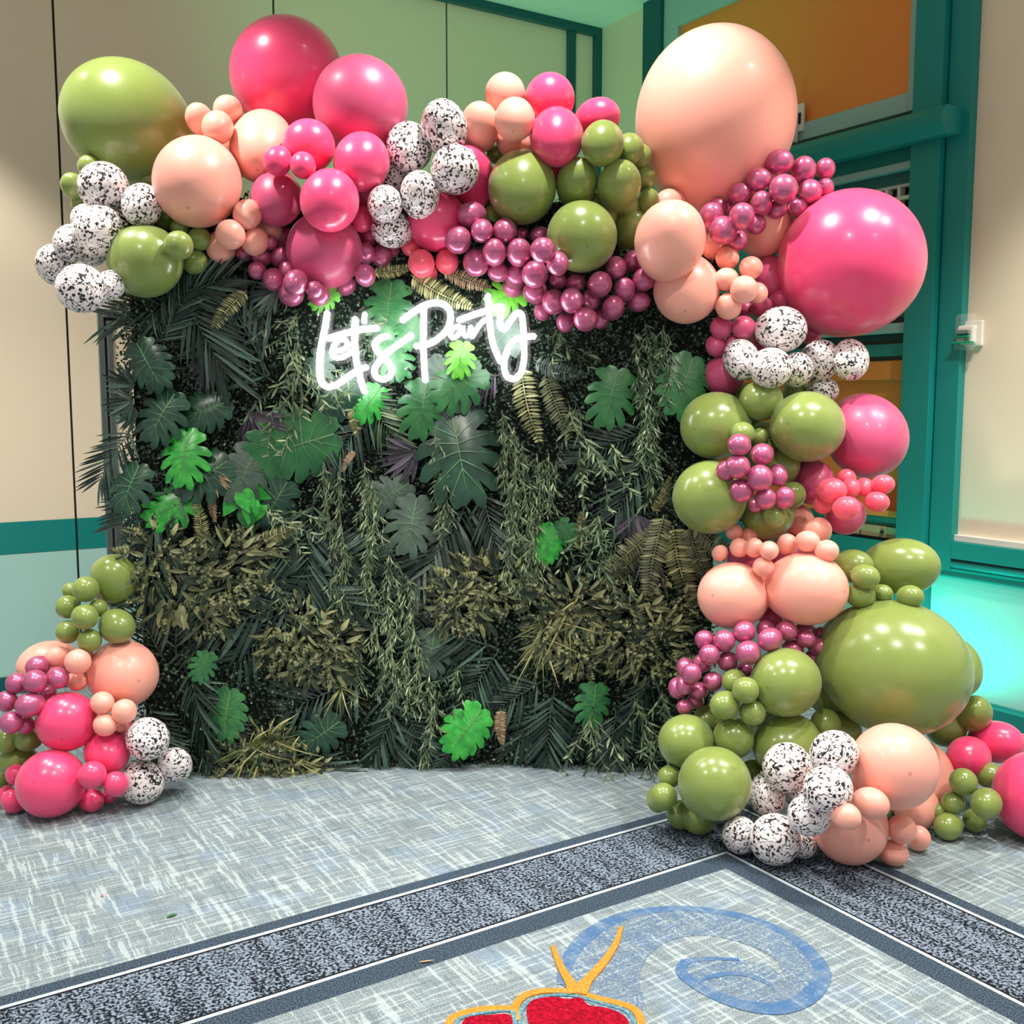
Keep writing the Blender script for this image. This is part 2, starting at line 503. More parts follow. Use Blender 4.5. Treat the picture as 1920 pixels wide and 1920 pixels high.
# ---------------------------------------------------------------- ceiling
ce = mesh_obj('ceiling', [tuple(CORNER + DB * a - DA * b + Vector((0, 0, CEIL))) for a, b in ((-0.3, -0.3), (8, -0.3), (8, 8.5), (-0.3, 8.5))], [(0, 1, 2, 3)], M_CEIL)
tag(ce, 'plain plaster ceiling washed by green uplight', None, None, 'structure')

# ---------------------------------------------------------------- right wall
wr = rbox('wall_right', -0.2, 7.0, 0, CEIL + 0.3, -0.3, -0.12, M_CREAM)
tag(wr, 'cream wall with teal framed bay and dado', None, None, 'structure')
t0 = rw(1216, 200)[0]
tJ = rw(1250, 120)[0]
tO0 = rw(1276, 120)[0]
tO1 = rw(1712, 100)[0]
tP0 = rw(1728, 300)[0]
tPs = rw(1783, 300)[0]
tP1 = rw(1828, 300)[0]
zr0, zr1 = rw(1800, 1085)[1], rw(1800, 1051)[1]
# wall skin pieces
rbox('wall_panel', 0.0, t0, 0.0, CEIL, -0.12, 0.0, M_CREAM, wr)
zsill = rw(1850, 1012)[1]
rbox('wall_panel', tP1, 7.0, zsill, CEIL, -0.12, 0.0, M_CREAM, wr)
rbox('wall_dado', tP0, 7.0, 0.0, zr0 + 0.02, -0.12, 0.0, M_AQUA, wr)
rbox('wall_panel', t0, tP0, 0.0, zr0, -0.12, -0.02, M_AQUA, wr)
n_tr = [3]
def trim(label, *a, **k):
    n_tr[0] += 1
    o = rbox('trim_%d' % n_tr[0], *a, **k)
    return tag(o, label, None, None, 'structure')
trim('dark teal jamb of the bay beside the corner', t0, tJ, 0, CEIL, -0.12, 0.06, M_TEAL_DARK, bevel=0.006)
# pale frame round the upper orange panel
zO = (rw(1504, 232)[1] + rw(1708, 177)[1]) / 2
zFb = (rw(1491, 267)[1] + rw(1736, 206)[1]) / 2
zOt = rw(1330, 26)[1]
trim('pale teal upright frame of the upper orange panel', tJ, tO0, zFb, CEIL, -0.12, 0.03, M_FRAME_TEAL, bevel=0.004)
trim('pale teal lower frame under the upper orange panel', tO0, tO1, zFb, zO, -0.12, 0.03, M_FRAME_TEAL, bevel=0.004)
trim('pale teal top frame over the upper orange panel', tO0, tO1, zOt, CEIL, -0.12, 0.03, M_FRAME_TEAL, bevel=0.004)
trim('pale teal upright frame between orange panel and post', tO1, tP0 + 0.01, zFb, CEIL, -0.12, 0.03, M_FRAME_TEAL, bevel=0.004)
rbox('orange_panel', tO0 - 0.01, tO1 + 0.01, zO - 0.01, zOt + 0.01, -0.12, 0.0, M_ORANGE, wr)
# posts of the bay
trim('teal post of the bay, inner face', tP0, tPs - 0.004, 0, CEIL, -0.12, 0.09, M_TEAL, bevel=0.004)
trim('teal casing between post and cream panel', tPs + 0.004, tP1, zsill - 0.17, CEIL, -0.12, 0.05, M_TEAL, bevel=0.004)
# crown ledge with a chamfered end
zL0, zL1 = (rw(1500, 309, 0.2)[1] + rw(1745, 258, 0.2)[1]) / 2, (rw(1560, 248, 0.2)[1] + rw(1745, 201, 0.2)[1]) / 2
ledge_end = rw(1768, 214, 0.2)[0]
def prism_r(name, prof, u0, u1, mat, parent=None):
    """profile of (o, z) swept along the right wall"""
    n = len(prof)
    vs = []
    for u in (u0, u1):
        for o, z in prof:
            p = CORNER + DB * u + NR * o
            vs.append((p.x, p.y, z))
    fs = [tuple(range(n))[::-1], tuple(range(n, 2 * n))]
    for i in range(n):
        j = (i + 1) % n
        fs.append((i, j, n + j, n + i))
    return mesh_obj(name, vs, fs, mat, parent)
n_tr[0] += 1
lo = prism_r('trim_%d' % n_tr[0], [(0.0, zL0 + 0.02), (0.0, zL1), (0.17, zL1), (0.21, zL1 - 0.04), (0.21, zL0 + 0.05), (0.17, zL0)], tJ, ledge_end, M_TEAL)
tag(lo, 'teal projecting ledge under the upper orange panel', None, None, 'structure')
# recess under the ledge
def rz(px, py): return rw(px, py)[1]
rbox('bay_back', tJ, tP0, zr0, zL0 + 0.02, -0.12, -0.08, M_TEAL, wr)
trim('teal band below the ledge', tJ, tP0, rz(1650, 318), zL0 + 0.03, -0.1, 0.02, M_TEAL, bevel=0.003)
trim('pale teal moulding over the lattice', tJ, tP0, rz(1650, 331), rz(1650, 318), -0.1, 0.05, M_FRAME_TEAL, bevel=0.003)
trim('dark teal rail over the lattice', tJ, tP0, rz(1690, 343), rz(1650, 331), -0.1, 0.0, M_TEAL_DARK, bevel=0.003)
# cream lattice grille: slats picked apart
zg0, zg1 = rz(1690, 420), rz(1690, 341)
gr = empty('vent_grille', CORNER + DB * (tP0 - 0.35) + Vector((0, 0, zg0)))
tag(gr, 'cream lattice vent grille below the teal ledge', 'vent grille')
def gpart(name, *a, **k):
    o = rbox(name, *a, **k)
    o.parent = gr; o.matrix_parent_inverse = Matrix.Translation(-gr.location)
    return o
gpart('grille_back', tP0 - 0.72, tP0 - 0.005, zg0, zg1, -0.085, -0.07, M_BLACK)
for i in range(10):
    uu = tP0 - 0.70 + i * 0.077
    gpart('slat', uu, uu + 0.018, zg0, zg1, -0.07, -0.03, M_WHITE)
for i in range(4):
    zz = zg0 + (zg1 - zg0 - 0.018) * i / 3
    gpart('slat', tP0 - 0.72, tP0 - 0.005, zz, zz + 0.018, -0.07, -0.028, M_WHITE)
trim('dark teal shelf front under the lattice', tJ, tP0, rz(1665, 606), rz(1665, 596), -0.1, 0.0, M_BLACK)
trim('pale teal moulding over the lower orange panel', tJ, tP0, rz(1665, 626), rz(1665, 608), -0.1, 0.05, M_FRAME_TEAL, bevel=0.003)
trim('dark slot in the bay joinery', tJ, tP0, rz(1665, 645), rz(1665, 638), -0.1, -0.02, M_BLACK)
trim('teal rail of the bay joinery', tJ, tP0, rz(1665, 668), rz(1665, 645), -0.1, 0.01, M_TEAL, bevel=0.003)
trim('dark line over the lower orange panel', tJ, tP0, rz(1665, 676), rz(1665, 668), -0.1, -0.01, M_BLACK)
trim('brown head rail of the lower orange panel', tJ, tP0, rz(1665, 712), rz(1665, 676), -0.1, -0.005, M_ORANGE, bevel=0.004)
rbox('orange_panel', tJ, tP0, rz(1660, 958), rz(1665, 712), -0.1, -0.04, M_ORANGE, wr)
trim('orange sill of the lower orange panel', tJ, tP0, rz(1660, 968), rz(1660, 956), -0.1, 0.02, M_ORANGE, bevel=0.003)
trim('teal apron under the lower orange panel', tJ, tP0, rz(1660, 986), rz(1660, 969), -0.1, 0.0, M_TEAL, bevel=0.003)
zd0, zd1 = rz(1660, 1008), rz(1660, 987)
ub = tP0 - 0.02
for i in range(6):
    d = rbox('bay_drawer', ub - 0.27 * (i + 1) + 0.006, ub - 0.27 * i - 0.006, zd0, zd1, -0.1, 0.01, M_TAN, wr, 0.003)
    c = CORNER + DB * (ub - 0.27 * i - 0.12) + NR * 0.016 + Vector((0, 0, (zd0 + zd1) / 2))
    ring_mesh('drawer_knob', c, NR, 0.007, 0.005, M_BLACK, d, 10, 6)
trim('dark gap under the bay drawers', tJ, tP0, rz(1660, 1014), zd0, -0.1, -0.01, M_BLACK)
trim('teal rail under the bay drawers', tJ, tP0, zr0, rz(1660, 1014), -0.1, 0.03, M_TEAL, bevel=0.003)
# cream panel sill, chair rail, skirting
trim('sill bead under the cream panel, highlight painted white', tP1, 7.0, zsill - 0.022, zsill + 0.01, -0.05, 0.03, M_WHITE, bevel=0.003)  # bead coloured white to imitate the highlight along the sill
trim('teal band under the cream panel', tP1, 7.0, zr1 + 0.012, zsill - 0.022, -0.05, 0.05, M_TEAL, bevel=0.004)
n_tr[0] += 1
cr = prism_r('trim_%d' % n_tr[0], [(0, zr0), (0, zr1 + 0.006), (0.035, zr1 + 0.004), (0.05, zr1 - 0.02), (0.04, zr1 - 0.035), (0.045, zr0 + 0.05), (0.025, zr0 + 0.035), (0.03, zr0 + 0.012), (0.012, zr0)], tP0 + 0.02, 7.0, M_TEAL)
tag(cr, 'teal moulded chair rail over the aqua dado', None, None, 'structure')
trim('black strip painted as the shadow line over the chair rail', tP0 + 0.02, 7.0, zr1 + 0.002, zr1 + 0.014, 0, 0.04, M_BLACK)  # black strip stands in for the shadow line above the rail
zb = rw(1880, 1324)[1]
br = prism_r('baseboard_right', [(0, 0), (0, zb), (0.012, zb), (0.022, zb - 0.015), (0.018, zb - 0.03), (0.03, zb - 0.05), (0.026, 0.12), (0.04, 0.11), (0.04, 0)], tP0 + 0.02, 7.0, M_TEAL)
tag(br, 'tall teal moulded skirting of the right wall', None, None, 'structure')

# small white detector bracket on the ledge frame
bu0, bz1 = rw(1483, 199, 0.05); bu1, bz0 = rw(1503, 262, 0.05)
wb = empty('wall_bracket', CORNER + DB * (bu0 + bu1) / 2 + Vector((0, 0, bz0)))
tag(wb, 'white metal wall bracket beside the upper orange panel', 'bracket')
def bpart(name, *a, **k):
    o = rbox(name, *a, **k)
    o.parent = wb; o.matrix_parent_inverse = Matrix.Translation(-wb.location)
    return o
bpart('back_plate', bu0, bu1, bz0 + 0.05, bz1, 0.028, 0.045, M_WHITE, bevel=0.004)
bpart('slotted_arm', bu0 + 0.012, bu1 - 0.03, bz0 - 0.01, bz1 - 0.05, 0.045, 0.12, M_WHITE, bevel=0.006)
bpart('slot', bu1 - 0.028, bu1 - 0.014, bz0 + 0.09, bz1 - 0.05, 0.045, 0.05, M_BLACK)

# fire alarm strobe with clear guard
fu, fz = rw(1822, 628, 0.0)
fa = empty('fire_alarm_strobe', CORNER + DB * fu + Vector((0, 0, fz - 0.06)))
tag(fa, 'wall mounted fire alarm strobe with clear guard on cream panel', 'fire alarm')
def fpart(name, *a, **k):
    o = rbox(name, *a, **k)
    o.parent = fa; o.matrix_parent_inverse = Matrix.Translation(-fa.location)
    return o
kg = NT('clear_guard_plastic')
kg.b.inputs['Base Color'].default_value = (1, 0.96, 0.94, 1)
kg.b.inputs['Roughness'].default_value = 0.05
kg.b.inputs['Alpha'].default_value = 0.12
M_GUARD = kg.m
k = paint('strobe_green_lens', srgb(20, 150, 110), 0.2, 0.03, bump=0)
M_STROBE = k
fpart('back_plate', fu - 0.062, fu + 0.066, fz - 0.055, fz + 0.066, 0.0, 0.02, M_WHITE, bevel=0.006)
fpart('housing', fu - 0.045, fu + 0.045, fz - 0.045, fz + 0.045, 0.02, 0.055, M_WHITE, bevel=0.012)
fpart('strobe_lens', fu - 0.036, fu + 0.036, fz + 0.0, fz + 0.022, 0.055, 0.085, M_ALU, bevel=0.008)
fpart('reflector', fu - 0.034, fu + 0.034, fz - 0.018, fz - 0.001, 0.055, 0.08, M_STROBE, bevel=0.008)
fpart('shelf_lip', fu - 0.05, fu + 0.054, fz - 0.044, fz - 0.034, 0.055, 0.09, M_STROBE, bevel=0.004)
fpart('guard', fu - 0.05, fu + 0.045, fz - 0.075, fz + 0.10, 0.02, 0.07, M_GUARD, bevel=0.02)
tc = bpy.data.curves.new('lettering', 'FONT'); tc.body = 'FIRE'; tc.size = 0.018; tc.extrude = 0.0008; tc.align_x = 'CENTER'
to = bpy.data.objects.new('lettering_src', tc); COL.objects.link(to)
dg = bpy.context.evaluated_depsgraph_get()
tm = bpy.data.meshes.new_from_object(to.evaluated_get(dg))
bpy.data.objects.remove(to)
tm.materials.clear(); tm.materials.append(M_BLACK)
tx = link(bpy.data.objects.new('lettering', tm), fa)
mw = Matrix((DB.to_4d(), (0, 0, 1, 0), NR.to_4d(), (0, 0, 0, 1))).transposed()
mw.col[3] = Vector((0, 0, 0, 1)); mw[3][0] = mw[3][1] = mw[3][2] = 0
mw.translation = CORNER + DB * (fu + 0.012) + NR * 0.0565 + Vector((0, 0, fz - 0.034))
tx.matrix_parent_inverse = Matrix.Translation(-fa.location)
tx.matrix_basis = mw

# ================================================================ foliage wall
RND = random.Random(11)
HX0, HX1, HTOP = -1.575, 0.87, 2.44
def htop(x):
    return HTOP if x < 0.50 else 2.27
def hedge_y(x):
    return 4.47 - 0.14 * ((x + 0.25) / 1.2) ** 2
HEDGE = empty('foliage_hedge', (-0.37, hedge_y(-0.37), 0))
tag(HEDGE, 'artificial foliage backdrop of boxwood, palm and monstera leaves standing on carpet', 'foliage backdrop')
HINV = Matrix.Translation(-HEDGE.location)
def hp_(o):
    o.parent = HEDGE
    o.matrix_parent_inverse = HINV
    return o

G = lambda *a: srgb(*a)
L_BOX = leafmat('boxwood_leaf', G(6, 20, 13), G(96, 126, 98), 0.34)
def evenleaf(name, c0, c1, rough):
    k = NT(name)
    f = k.noise(k.obj(), 4, 3)
    k.put(k.b.inputs['Base Color'], k.mix(k.step(f, 0.3, 0.7), c0, c1))
    k.b.inputs['Roughness'].default_value = rough
    return k.m
L_DARK = evenleaf('dark_green_leaf', G(16, 46, 36), G(40, 84, 62), 0.3)
L_MID = evenleaf('mid_green_leaf', G(30, 92, 54), G(60, 128, 66), 0.34)
L_BRIGHT = evenleaf('bright_green_leaf', G(18, 128, 46), G(70, 186, 70), 0.3)
L_NEON_LIT = evenleaf('neon_lit_leaf', G(70, 160, 40), G(120, 200, 60), 0.35)  # green leaf coloured lime, the light on it put into the colour
L_GREY = evenleaf('grey_green_leaf', G(52, 72, 64), G(84, 104, 90), 0.45)
L_PALM = leafmat('palm_leaf', G(10, 32, 26), G(84, 114, 98), 0.4)  # random paler leaflets stand in for highlights on the strands
L_PALMG = leafmat('grey_palm_leaf', G(34, 50, 46), G(122, 138, 124), 0.45)
L_PURPLE = leafmat('purple_palm_leaf', G(44, 40, 50), G(118, 106, 122), 0.5)
L_FERN = leafmat('yellow_fern_leaf', G(96, 102, 58), G(200, 196, 140), 0.55)
L_FERNG = leafmat('dusky_fern_leaf', G(84, 92, 66), G(140, 144, 104), 0.55)
L_ROSE = leafmat('rosemary_leaf', G(48, 76, 52), G(170, 186, 140), 0.5)
L_WILLOW = leafmat('willow_leaf', G(34, 66, 44), G(150, 172, 128), 0.42)
L_CROTON = leafmat('croton_leaf', G(16, 40, 24), G(164, 166, 116), 0.42)
L_TAN = leafmat('tan_leaf', G(140, 116, 88), G(190, 164, 128), 0.55)
L_STRAP = leafmat('strap_leaf', G(70, 96, 46), G(214, 204, 140), 0.45)
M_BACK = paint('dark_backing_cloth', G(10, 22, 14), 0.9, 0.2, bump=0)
M_STEM = paint('leaf_stem', G(96, 110, 66), 0.6, 0.1, bump=0)

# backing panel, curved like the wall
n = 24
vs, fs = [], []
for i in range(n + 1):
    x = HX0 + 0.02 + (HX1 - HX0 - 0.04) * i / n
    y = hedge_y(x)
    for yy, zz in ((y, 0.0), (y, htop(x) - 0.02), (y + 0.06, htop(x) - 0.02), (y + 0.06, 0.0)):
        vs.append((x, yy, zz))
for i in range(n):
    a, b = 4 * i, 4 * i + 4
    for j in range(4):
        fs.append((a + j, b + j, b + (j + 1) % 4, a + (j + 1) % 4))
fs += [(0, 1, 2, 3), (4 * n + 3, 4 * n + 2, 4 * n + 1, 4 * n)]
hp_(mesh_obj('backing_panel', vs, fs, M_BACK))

# boxwood mat: small folded leaves, far too many to count
def mat_mesh(count, rnd):
    vs, fs = [], []
    for i in range(count):
        side = rnd.random()
        if side < 0.03:
            x = HX0 + rnd.uniform(-0.035, 0.03); z = rnd.uniform(0.0, HTOP); y = hedge_y(x) + rnd.uniform(-0.06, 0.08)
        else:
            x = rnd.uniform(HX0, HX1); z = rnd.uniform(0.0, htop(x)); y = hedge_y(x) - abs(rnd.gauss(0.0, 0.028)) - 0.004
        d = Vector((rnd.gauss(0, 1), rnd.gauss(-0.35, 0.55), rnd.gauss(0, 1)))
        if d.length < 1e-3: continue
        d.normalize()
        nn = Vector((rnd.gauss(0, 0.55), -1, rnd.gauss(0.25, 0.55)))
        w = d.cross(nn).normalized()
        nn = w.cross(d).normalized()
        L = rnd.uniform(0.011, 0.020); W = L * rnd.uniform(0.27, 0.38)
        c = Vector((x, y, max(z, 0.012)))
        k = len(vs)
        vs += [c, c + d * L * 0.55 + w * W + nn * L * 0.1, c + d * L, c + d * L * 0.55 - w * W + nn * L * 0.1]
        fs += [(k, k + 1, k + 2), (k, k + 2, k + 3)]
    return vs, fs
vs, fs = mat_mesh(52000, RND)
tag(hp_(mesh_obj('boxwood_mat', vs, fs, L_BOX)), 'dense mat of tiny dark boxwood leaves', None, None, 'stuff')

# ---- leaf meshes (base at origin, tip along +Y, face along +Z, unit length)
def blade(vs, fs, base, d, nrm, L, W, segs=4, droop=0.0, fold=0.25, shape=None):
    """a lanceolate leaf blade: midrib and two edges"""
    d = d.normalized(); w = d.cross(nrm).normalized(); nrm = w.cross(d)
    k = len(vs)
    for i in range(segs + 1):
        t = i / segs
        hw = W * (shape(t) if shape else max(0.02, math.sin(math.pi * min(1, t * 0.93 + 0.05)) ** 0.8))
        c = base + d * (L * t) - nrm * (droop * L * t * t)
        vs += [c - w * hw + nrm * hw * fold, c, c + w * hw + nrm * hw * fold]
    for i in range(segs):
        a = k + 3 * i
        fs += [(a, a + 1, a + 4, a + 3), (a + 1, a + 2, a + 5, a + 4)]

def mk(name, vs, fs, mats=None):
    me = bpy.data.meshes.new(name)
    me.from_pydata([tuple(v) for v in vs], [], fs)
    me.shade_smooth()
    me.update()
    return me

def monstera(seed, slits=5, deep=0.5):
    """heart-shaped leaf: lobes fan out from the midrib, merged near it and split towards the edge"""
    r = random.Random(seed)
    vs, fs = [], []
    def shape(t):
        if t < 0.3: return 0.45 + 0.55 * t / 0.3
        if t < 0.84: return 1.0
        return max(0.25, math.sqrt(max(0.0, 1 - ((t - 0.84) / 0.165) ** 2)))
    spec = []
    for s in (-1, 1):
        for i in range(slits + 2):
            q = i / (slits + 1)
            th = math.radians(158 - 128 * q) * s
            oy = 0.30 + 0.42 * q ** 1.2
            ln = (0.34 + 0.16 * math.sin(math.pi * (q * 0.85 + 0.08))) * r.uniform(0.93, 1.05)
            spec.append((th, oy, ln, 0.094 * (1.15 - 0.30 * q)))
    spec.append((0.0, 0.62, 0.40, 0.095))
    for n_, (th, oy, ln, w) in enumerate(spec):
        d = Vector((math.sin(th), math.cos(th), 0))
        k = len(vs)
        S = 8
        side = Vector((d.y, -d.x, 0))
        bend = r.uniform(0.02, 0.06) * (1 if th > 0 else -1)
        for i in range(S + 1):
            t = i / S
            hw = w * shape(t) * (1 + 0.25 * (t < 0.5))
            c = Vector((0, oy, 0)) + d * (ln * t) + Vector((0, 0.10 * t * t * (abs(th) < 2.2), 0)) - side * bend * t * t
            for e in (-1, 0, 1):
                p = c + side * hw * e
                rad = math.hypot(p.x, 0)
                p.z = 0.10 * rad - 0.75 * rad * rad - 0.22 * max(0, p.y - 0.3) ** 2 + 0.012 * (1 - abs(e)) * t + 0.0012 * (n_ % 2)
                vs.append(p)
        for i in range(S):
            a = k + 3 * i
            fs += [(a, a + 1, a + 4, a + 3), (a + 1, a + 2, a + 5, a + 4)]
    return mk('monstera_leaf', vs, fs)
def midrib_mesh(L=0.95, w=0.012):
    vs, fs = [], []
    for i in range(9):
        t = i / 8
        y = 0.04 + 0.92 * t
        z = 0.016 - 0.22 * max(0, y - 0.3) ** 2
        ww = w * (1.15 - 0.9 * max(0, t))
        vs += [Vector((-ww, y, z - 0.006)), Vector((0, y, z + 0.006)), Vector((ww, y, z - 0.006))]
    for i in range(8):
        a = 3 * i
        fs += [(a, a + 1, a + 4, a + 3), (a + 1, a + 2, a + 5, a + 4)]
    for s in (-1, 1):
        for i in range(6):
            q = i / 5
            th = math.radians(150 - 118 * q) * s
            d = Vector((math.sin(th), math.cos(th), 0)); n_ = Vector((d.y, -d.x, 0))
            k = len(vs)
            for j in range(5):
                t = j / 4 * 0.36
                p = Vector((0, 0.30 + 0.42 * q ** 1.2, 0)) + d * t
                rad = abs(p.x)
                z = 0.10 * rad - 0.75 * rad * rad - 0.22 * max(0, p.y - 0.3) ** 2 + 0.018
                ww = 0.0045 * (1.2 - t * 2)
                vs += [p - n_ * ww + Vector((0, 0, z)), p + n_ * ww + Vector((0, 0, z))]
            for j in range(4):
                a = k + 2 * j
                fs.append((a, a + 1, a + 3, a + 2))
    return mk('midrib', vs, fs)
def palm(seed, pairs=15, spread=0.95, lw_=0.021, arch=0.25, ll=0.52):
    r = random.Random(seed)
    vs, fs = [], []
    def rach(t): return Vector((0.05 * math.sin(t * 2), t, -arch * t * t))
    for i in range(10):
        t0, t1 = i / 10, (i + 1) / 10
        k = len(vs); w = 0.010 * (1 - t0 * 0.8)
        for t in (t0, t1):
            c = rach(t); vs += [c + Vector((-w, 0, 0)), c + Vector((0, 0, w)), c + Vector((w, 0, 0))]
        fs += [(k, k + 1, k + 4, k + 3), (k + 1, k + 2, k + 5, k + 4)]
    for i in range(pairs):
        t = 0.12 + 0.86 * i / (pairs - 1)
        for s in (-1, 1):
            a = spread * (1 - 0.55 * t) + r.uniform(-0.07, 0.07)
            L = ll * (0.55 + 0.9 * math.sin(math.pi * (0.15 + 0.7 * t)) * 0.6) * r.uniform(0.88, 1.08)
            d = Vector((s * math.sin(a), math.cos(a), r.uniform(-0.12, 0.16)))
            blade(vs, fs, rach(t), d, Vector((0, 0, 1)), L, lw_ * r.uniform(0.85, 1.15), 4, r.uniform(0.15, 0.4), 0.5)
    return mk('palm_frond', vs, fs)
def fan(seed, count=11):
    r = random.Random(seed)
    vs, fs = [], []
    for i in range(count):
        a = (i / (count - 1) - 0.5) * 2.0 + r.uniform(-0.05, 0.05)
        L = (1.0 - 0.28 * abs(a)) * r.uniform(0.92, 1.05)
        blade(vs, fs, Vector((0, 0, 0)), Vector((math.sin(a), math.cos(a), r.uniform(-0.1, 0.1))), Vector((0, 0, 1)), L, 0.06, 4, 0.15, 0.5)
    return mk('fan_palm_leaf', vs, fs)
def fern(seed, pairs=24, arch=0.3, ll=0.15):
    r = random.Random(seed)
    vs, fs = [], []
    def rach(t): return Vector((0.04 * math.sin(t * 3), t, -arch * t * t))
    for i in range(8):
        k = len(vs)
        for t in (i / 8, (i + 1) / 8):
            c = rach(t); w = 0.008
            vs += [c + Vector((-w, 0, 0)), c + Vector((0, 0, w)), c + Vector((w, 0, 0))]
        fs += [(k, k + 1, k + 4, k + 3), (k + 1, k + 2, k + 5, k + 4)]
    for i in range(pairs):
        t = 0.06 + 0.93 * i / (pairs - 1)
        for s in (-1, 1):
            L = ll * (math.sin(math.pi * (0.22 + 0.74 * t)) ** 0.7 + 0.12) * r.uniform(0.9, 1.1)
            d = Vector((s, 0.28 + r.uniform(-0.1, 0.1), r.uniform(-0.15, 0.2)))
            blade(vs, fs, rach(t), d, Vector((0, 0, 1)), L, 0.019, 3, 0.25, 0.4)
    return mk('fern_frond', vs, fs)
def strand(seed, L=2.0, needle=0.19, wide=0.014):
    """hanging rosemary-like garland along +Y; one unit is 100 photograph pixels"""
    r = random.Random(seed)
    vs, fs = [], []
    ph = r.uniform(0, 6)
    def st(y): return Vector((0.07 * math.sin(y * 1.7 + ph), y, 0.05 * math.sin(y * 2.1)))
    m = int(6 * L)
    for i in range(m):
        k = len(vs)
        for t in (i / m * L, (i + 1) / m * L):
            c = st(t); vs += [c + Vector((-0.01, 0, 0)), c + Vector((0.01, 0, 0.008))]
        fs += [(k, k + 1, k + 3, k + 2)]
    for i in range(int(11 * L)):
        y = (i + r.random()) / 11
        a = r.uniform(-1, 1)
        tip = st(y) + Vector((0.22 * a, 0.22, r.uniform(0.0, 0.14)))
        for j in range(8):
            base = st(y).lerp(tip, j / 7)
            d = Vector((r.gauss(a * 0.4, 0.6), 0.9 + r.uniform(-0.3, 0.3), r.gauss(0.35, 0.45)))
            blade(vs, fs, base, d, Vector((r.gauss(0, 0.4), 0, 1)), needle * r.uniform(0.6, 1.15), wide, 2, 0.1, 0.3)
    return mk('rosemary_strand', vs, fs)
def willow(seed, leaves=26):
    r = random.Random(seed)
    vs, fs = [], []
    def st(t, b): return Vector((b * t + 0.05 * math.sin(5 * t + b * 9), t * (1 - 0.25 * abs(b)), 0.14 * math.sin(3 * t + b * 5)))
    for b in (-0.45, -0.15, 0.18, 0.5):
        for i in range(10):
            k = len(vs)
            for t in (i / 10, (i + 1) / 10):
                c = st(t, b); vs += [c + Vector((-0.005, 0, 0)), c + Vector((0.005, 0, 0.004))]
            fs += [(k, k + 1, k + 3, k + 2)]
        for i in range(leaves // 2):
            t = 0.08 + 0.92 * i / (leaves // 2 - 1)
            for s in (-1, 1):
                if r.random() < 0.25: continue
                d = Vector((s * r.uniform(0.1, 1.0), r.uniform(0.3, 1.1), r.uniform(-0.1, 0.7)))
                blade(vs, fs, st(t + r.uniform(-0.03, 0.03), b), d, Vector((r.gauss(0, .5), 0, 1)), r.uniform(0.10, 0.24), r.uniform(0.012, 0.022), 3, r.uniform(-0.2, 0.6), 0.35)
    return mk('willow_spray', vs, fs)
def clump(seed, count=84):
    """bushy croton / leather fern clump, leaves radiating towards the viewer"""
    r = random.Random(seed)
    vs, fs = [], []
    for i in range(count):
        a = r.uniform(0, 2 * math.pi); rad = math.sqrt(r.random()) * 0.42
        base = Vector((math.cos(a) * rad, math.sin(a) * rad, r.uniform(0.05, 0.3)))
        b = a + r.uniform(-0.7, 0.7)
        d = Vector((math.cos(b), math.sin(b) - 0.25, r.uniform(-0.1, 0.5)))
        L = r.uniform(0.12, 0.26)
        if i % 3 == 0:
            # toothed fern-like leaf
            dn = d.normalized(); w = dn.cross(Vector((0, 0, 1))).normalized()
            for j in range(6):
                for s in (-1, 1):
                    blade(vs, fs, base + dn * L * j / 6, dn * 0.7 + w * s, Vector((0, 0, 1)), L * 0.24 * (1.1 - j / 7), 0.022, 2, 0.2, 0.3)
        else:
            blade(vs, fs, base, d, Vector((r.gauss(0, .3), r.gauss(0, .3), 1)), L, r.uniform(0.018, 0.036), 4, r.uniform(0.1, 0.7), 0.4)
    return mk('croton_clump', vs, fs)
def straps(seed, count=26, a0=-math.pi, a1=math.pi):
    r = random.Random(seed)
    vs, fs = [], []
    for i in range(count):
        a = r.uniform(a0, a1)
        L = r.uniform(0.5, 1.0)
        k = len(vs)
        d = Vector((math.cos(a), math.sin(a), 0)); w = Vector((-d.y, d.x, 0))
        wd = r.uniform(0.008, 0.02); up = r.uniform(0.2, 0.55); curl = r.uniform(0.5, 1.1)
        for j in range(8):
            t = j / 7
            c = d * (L * t) + Vector((0, -0.45 * curl * t * t * L, up * math.sin(t * 2.4) * L))
            ww = wd * (1.0 - t ** 2.2) + 0.001
            vs += [c - w * ww + Vector((0, 0, ww * .5)), c, c + w * ww + Vector((0, 0, ww * .5))]
        for j in range(7):
            b = k + 3 * j
            fs += [(b, b + 1, b + 4, b + 3), (b + 1, b + 2, b + 5, b + 4)]
    return mk('strap_leaf_clump', vs, fs)

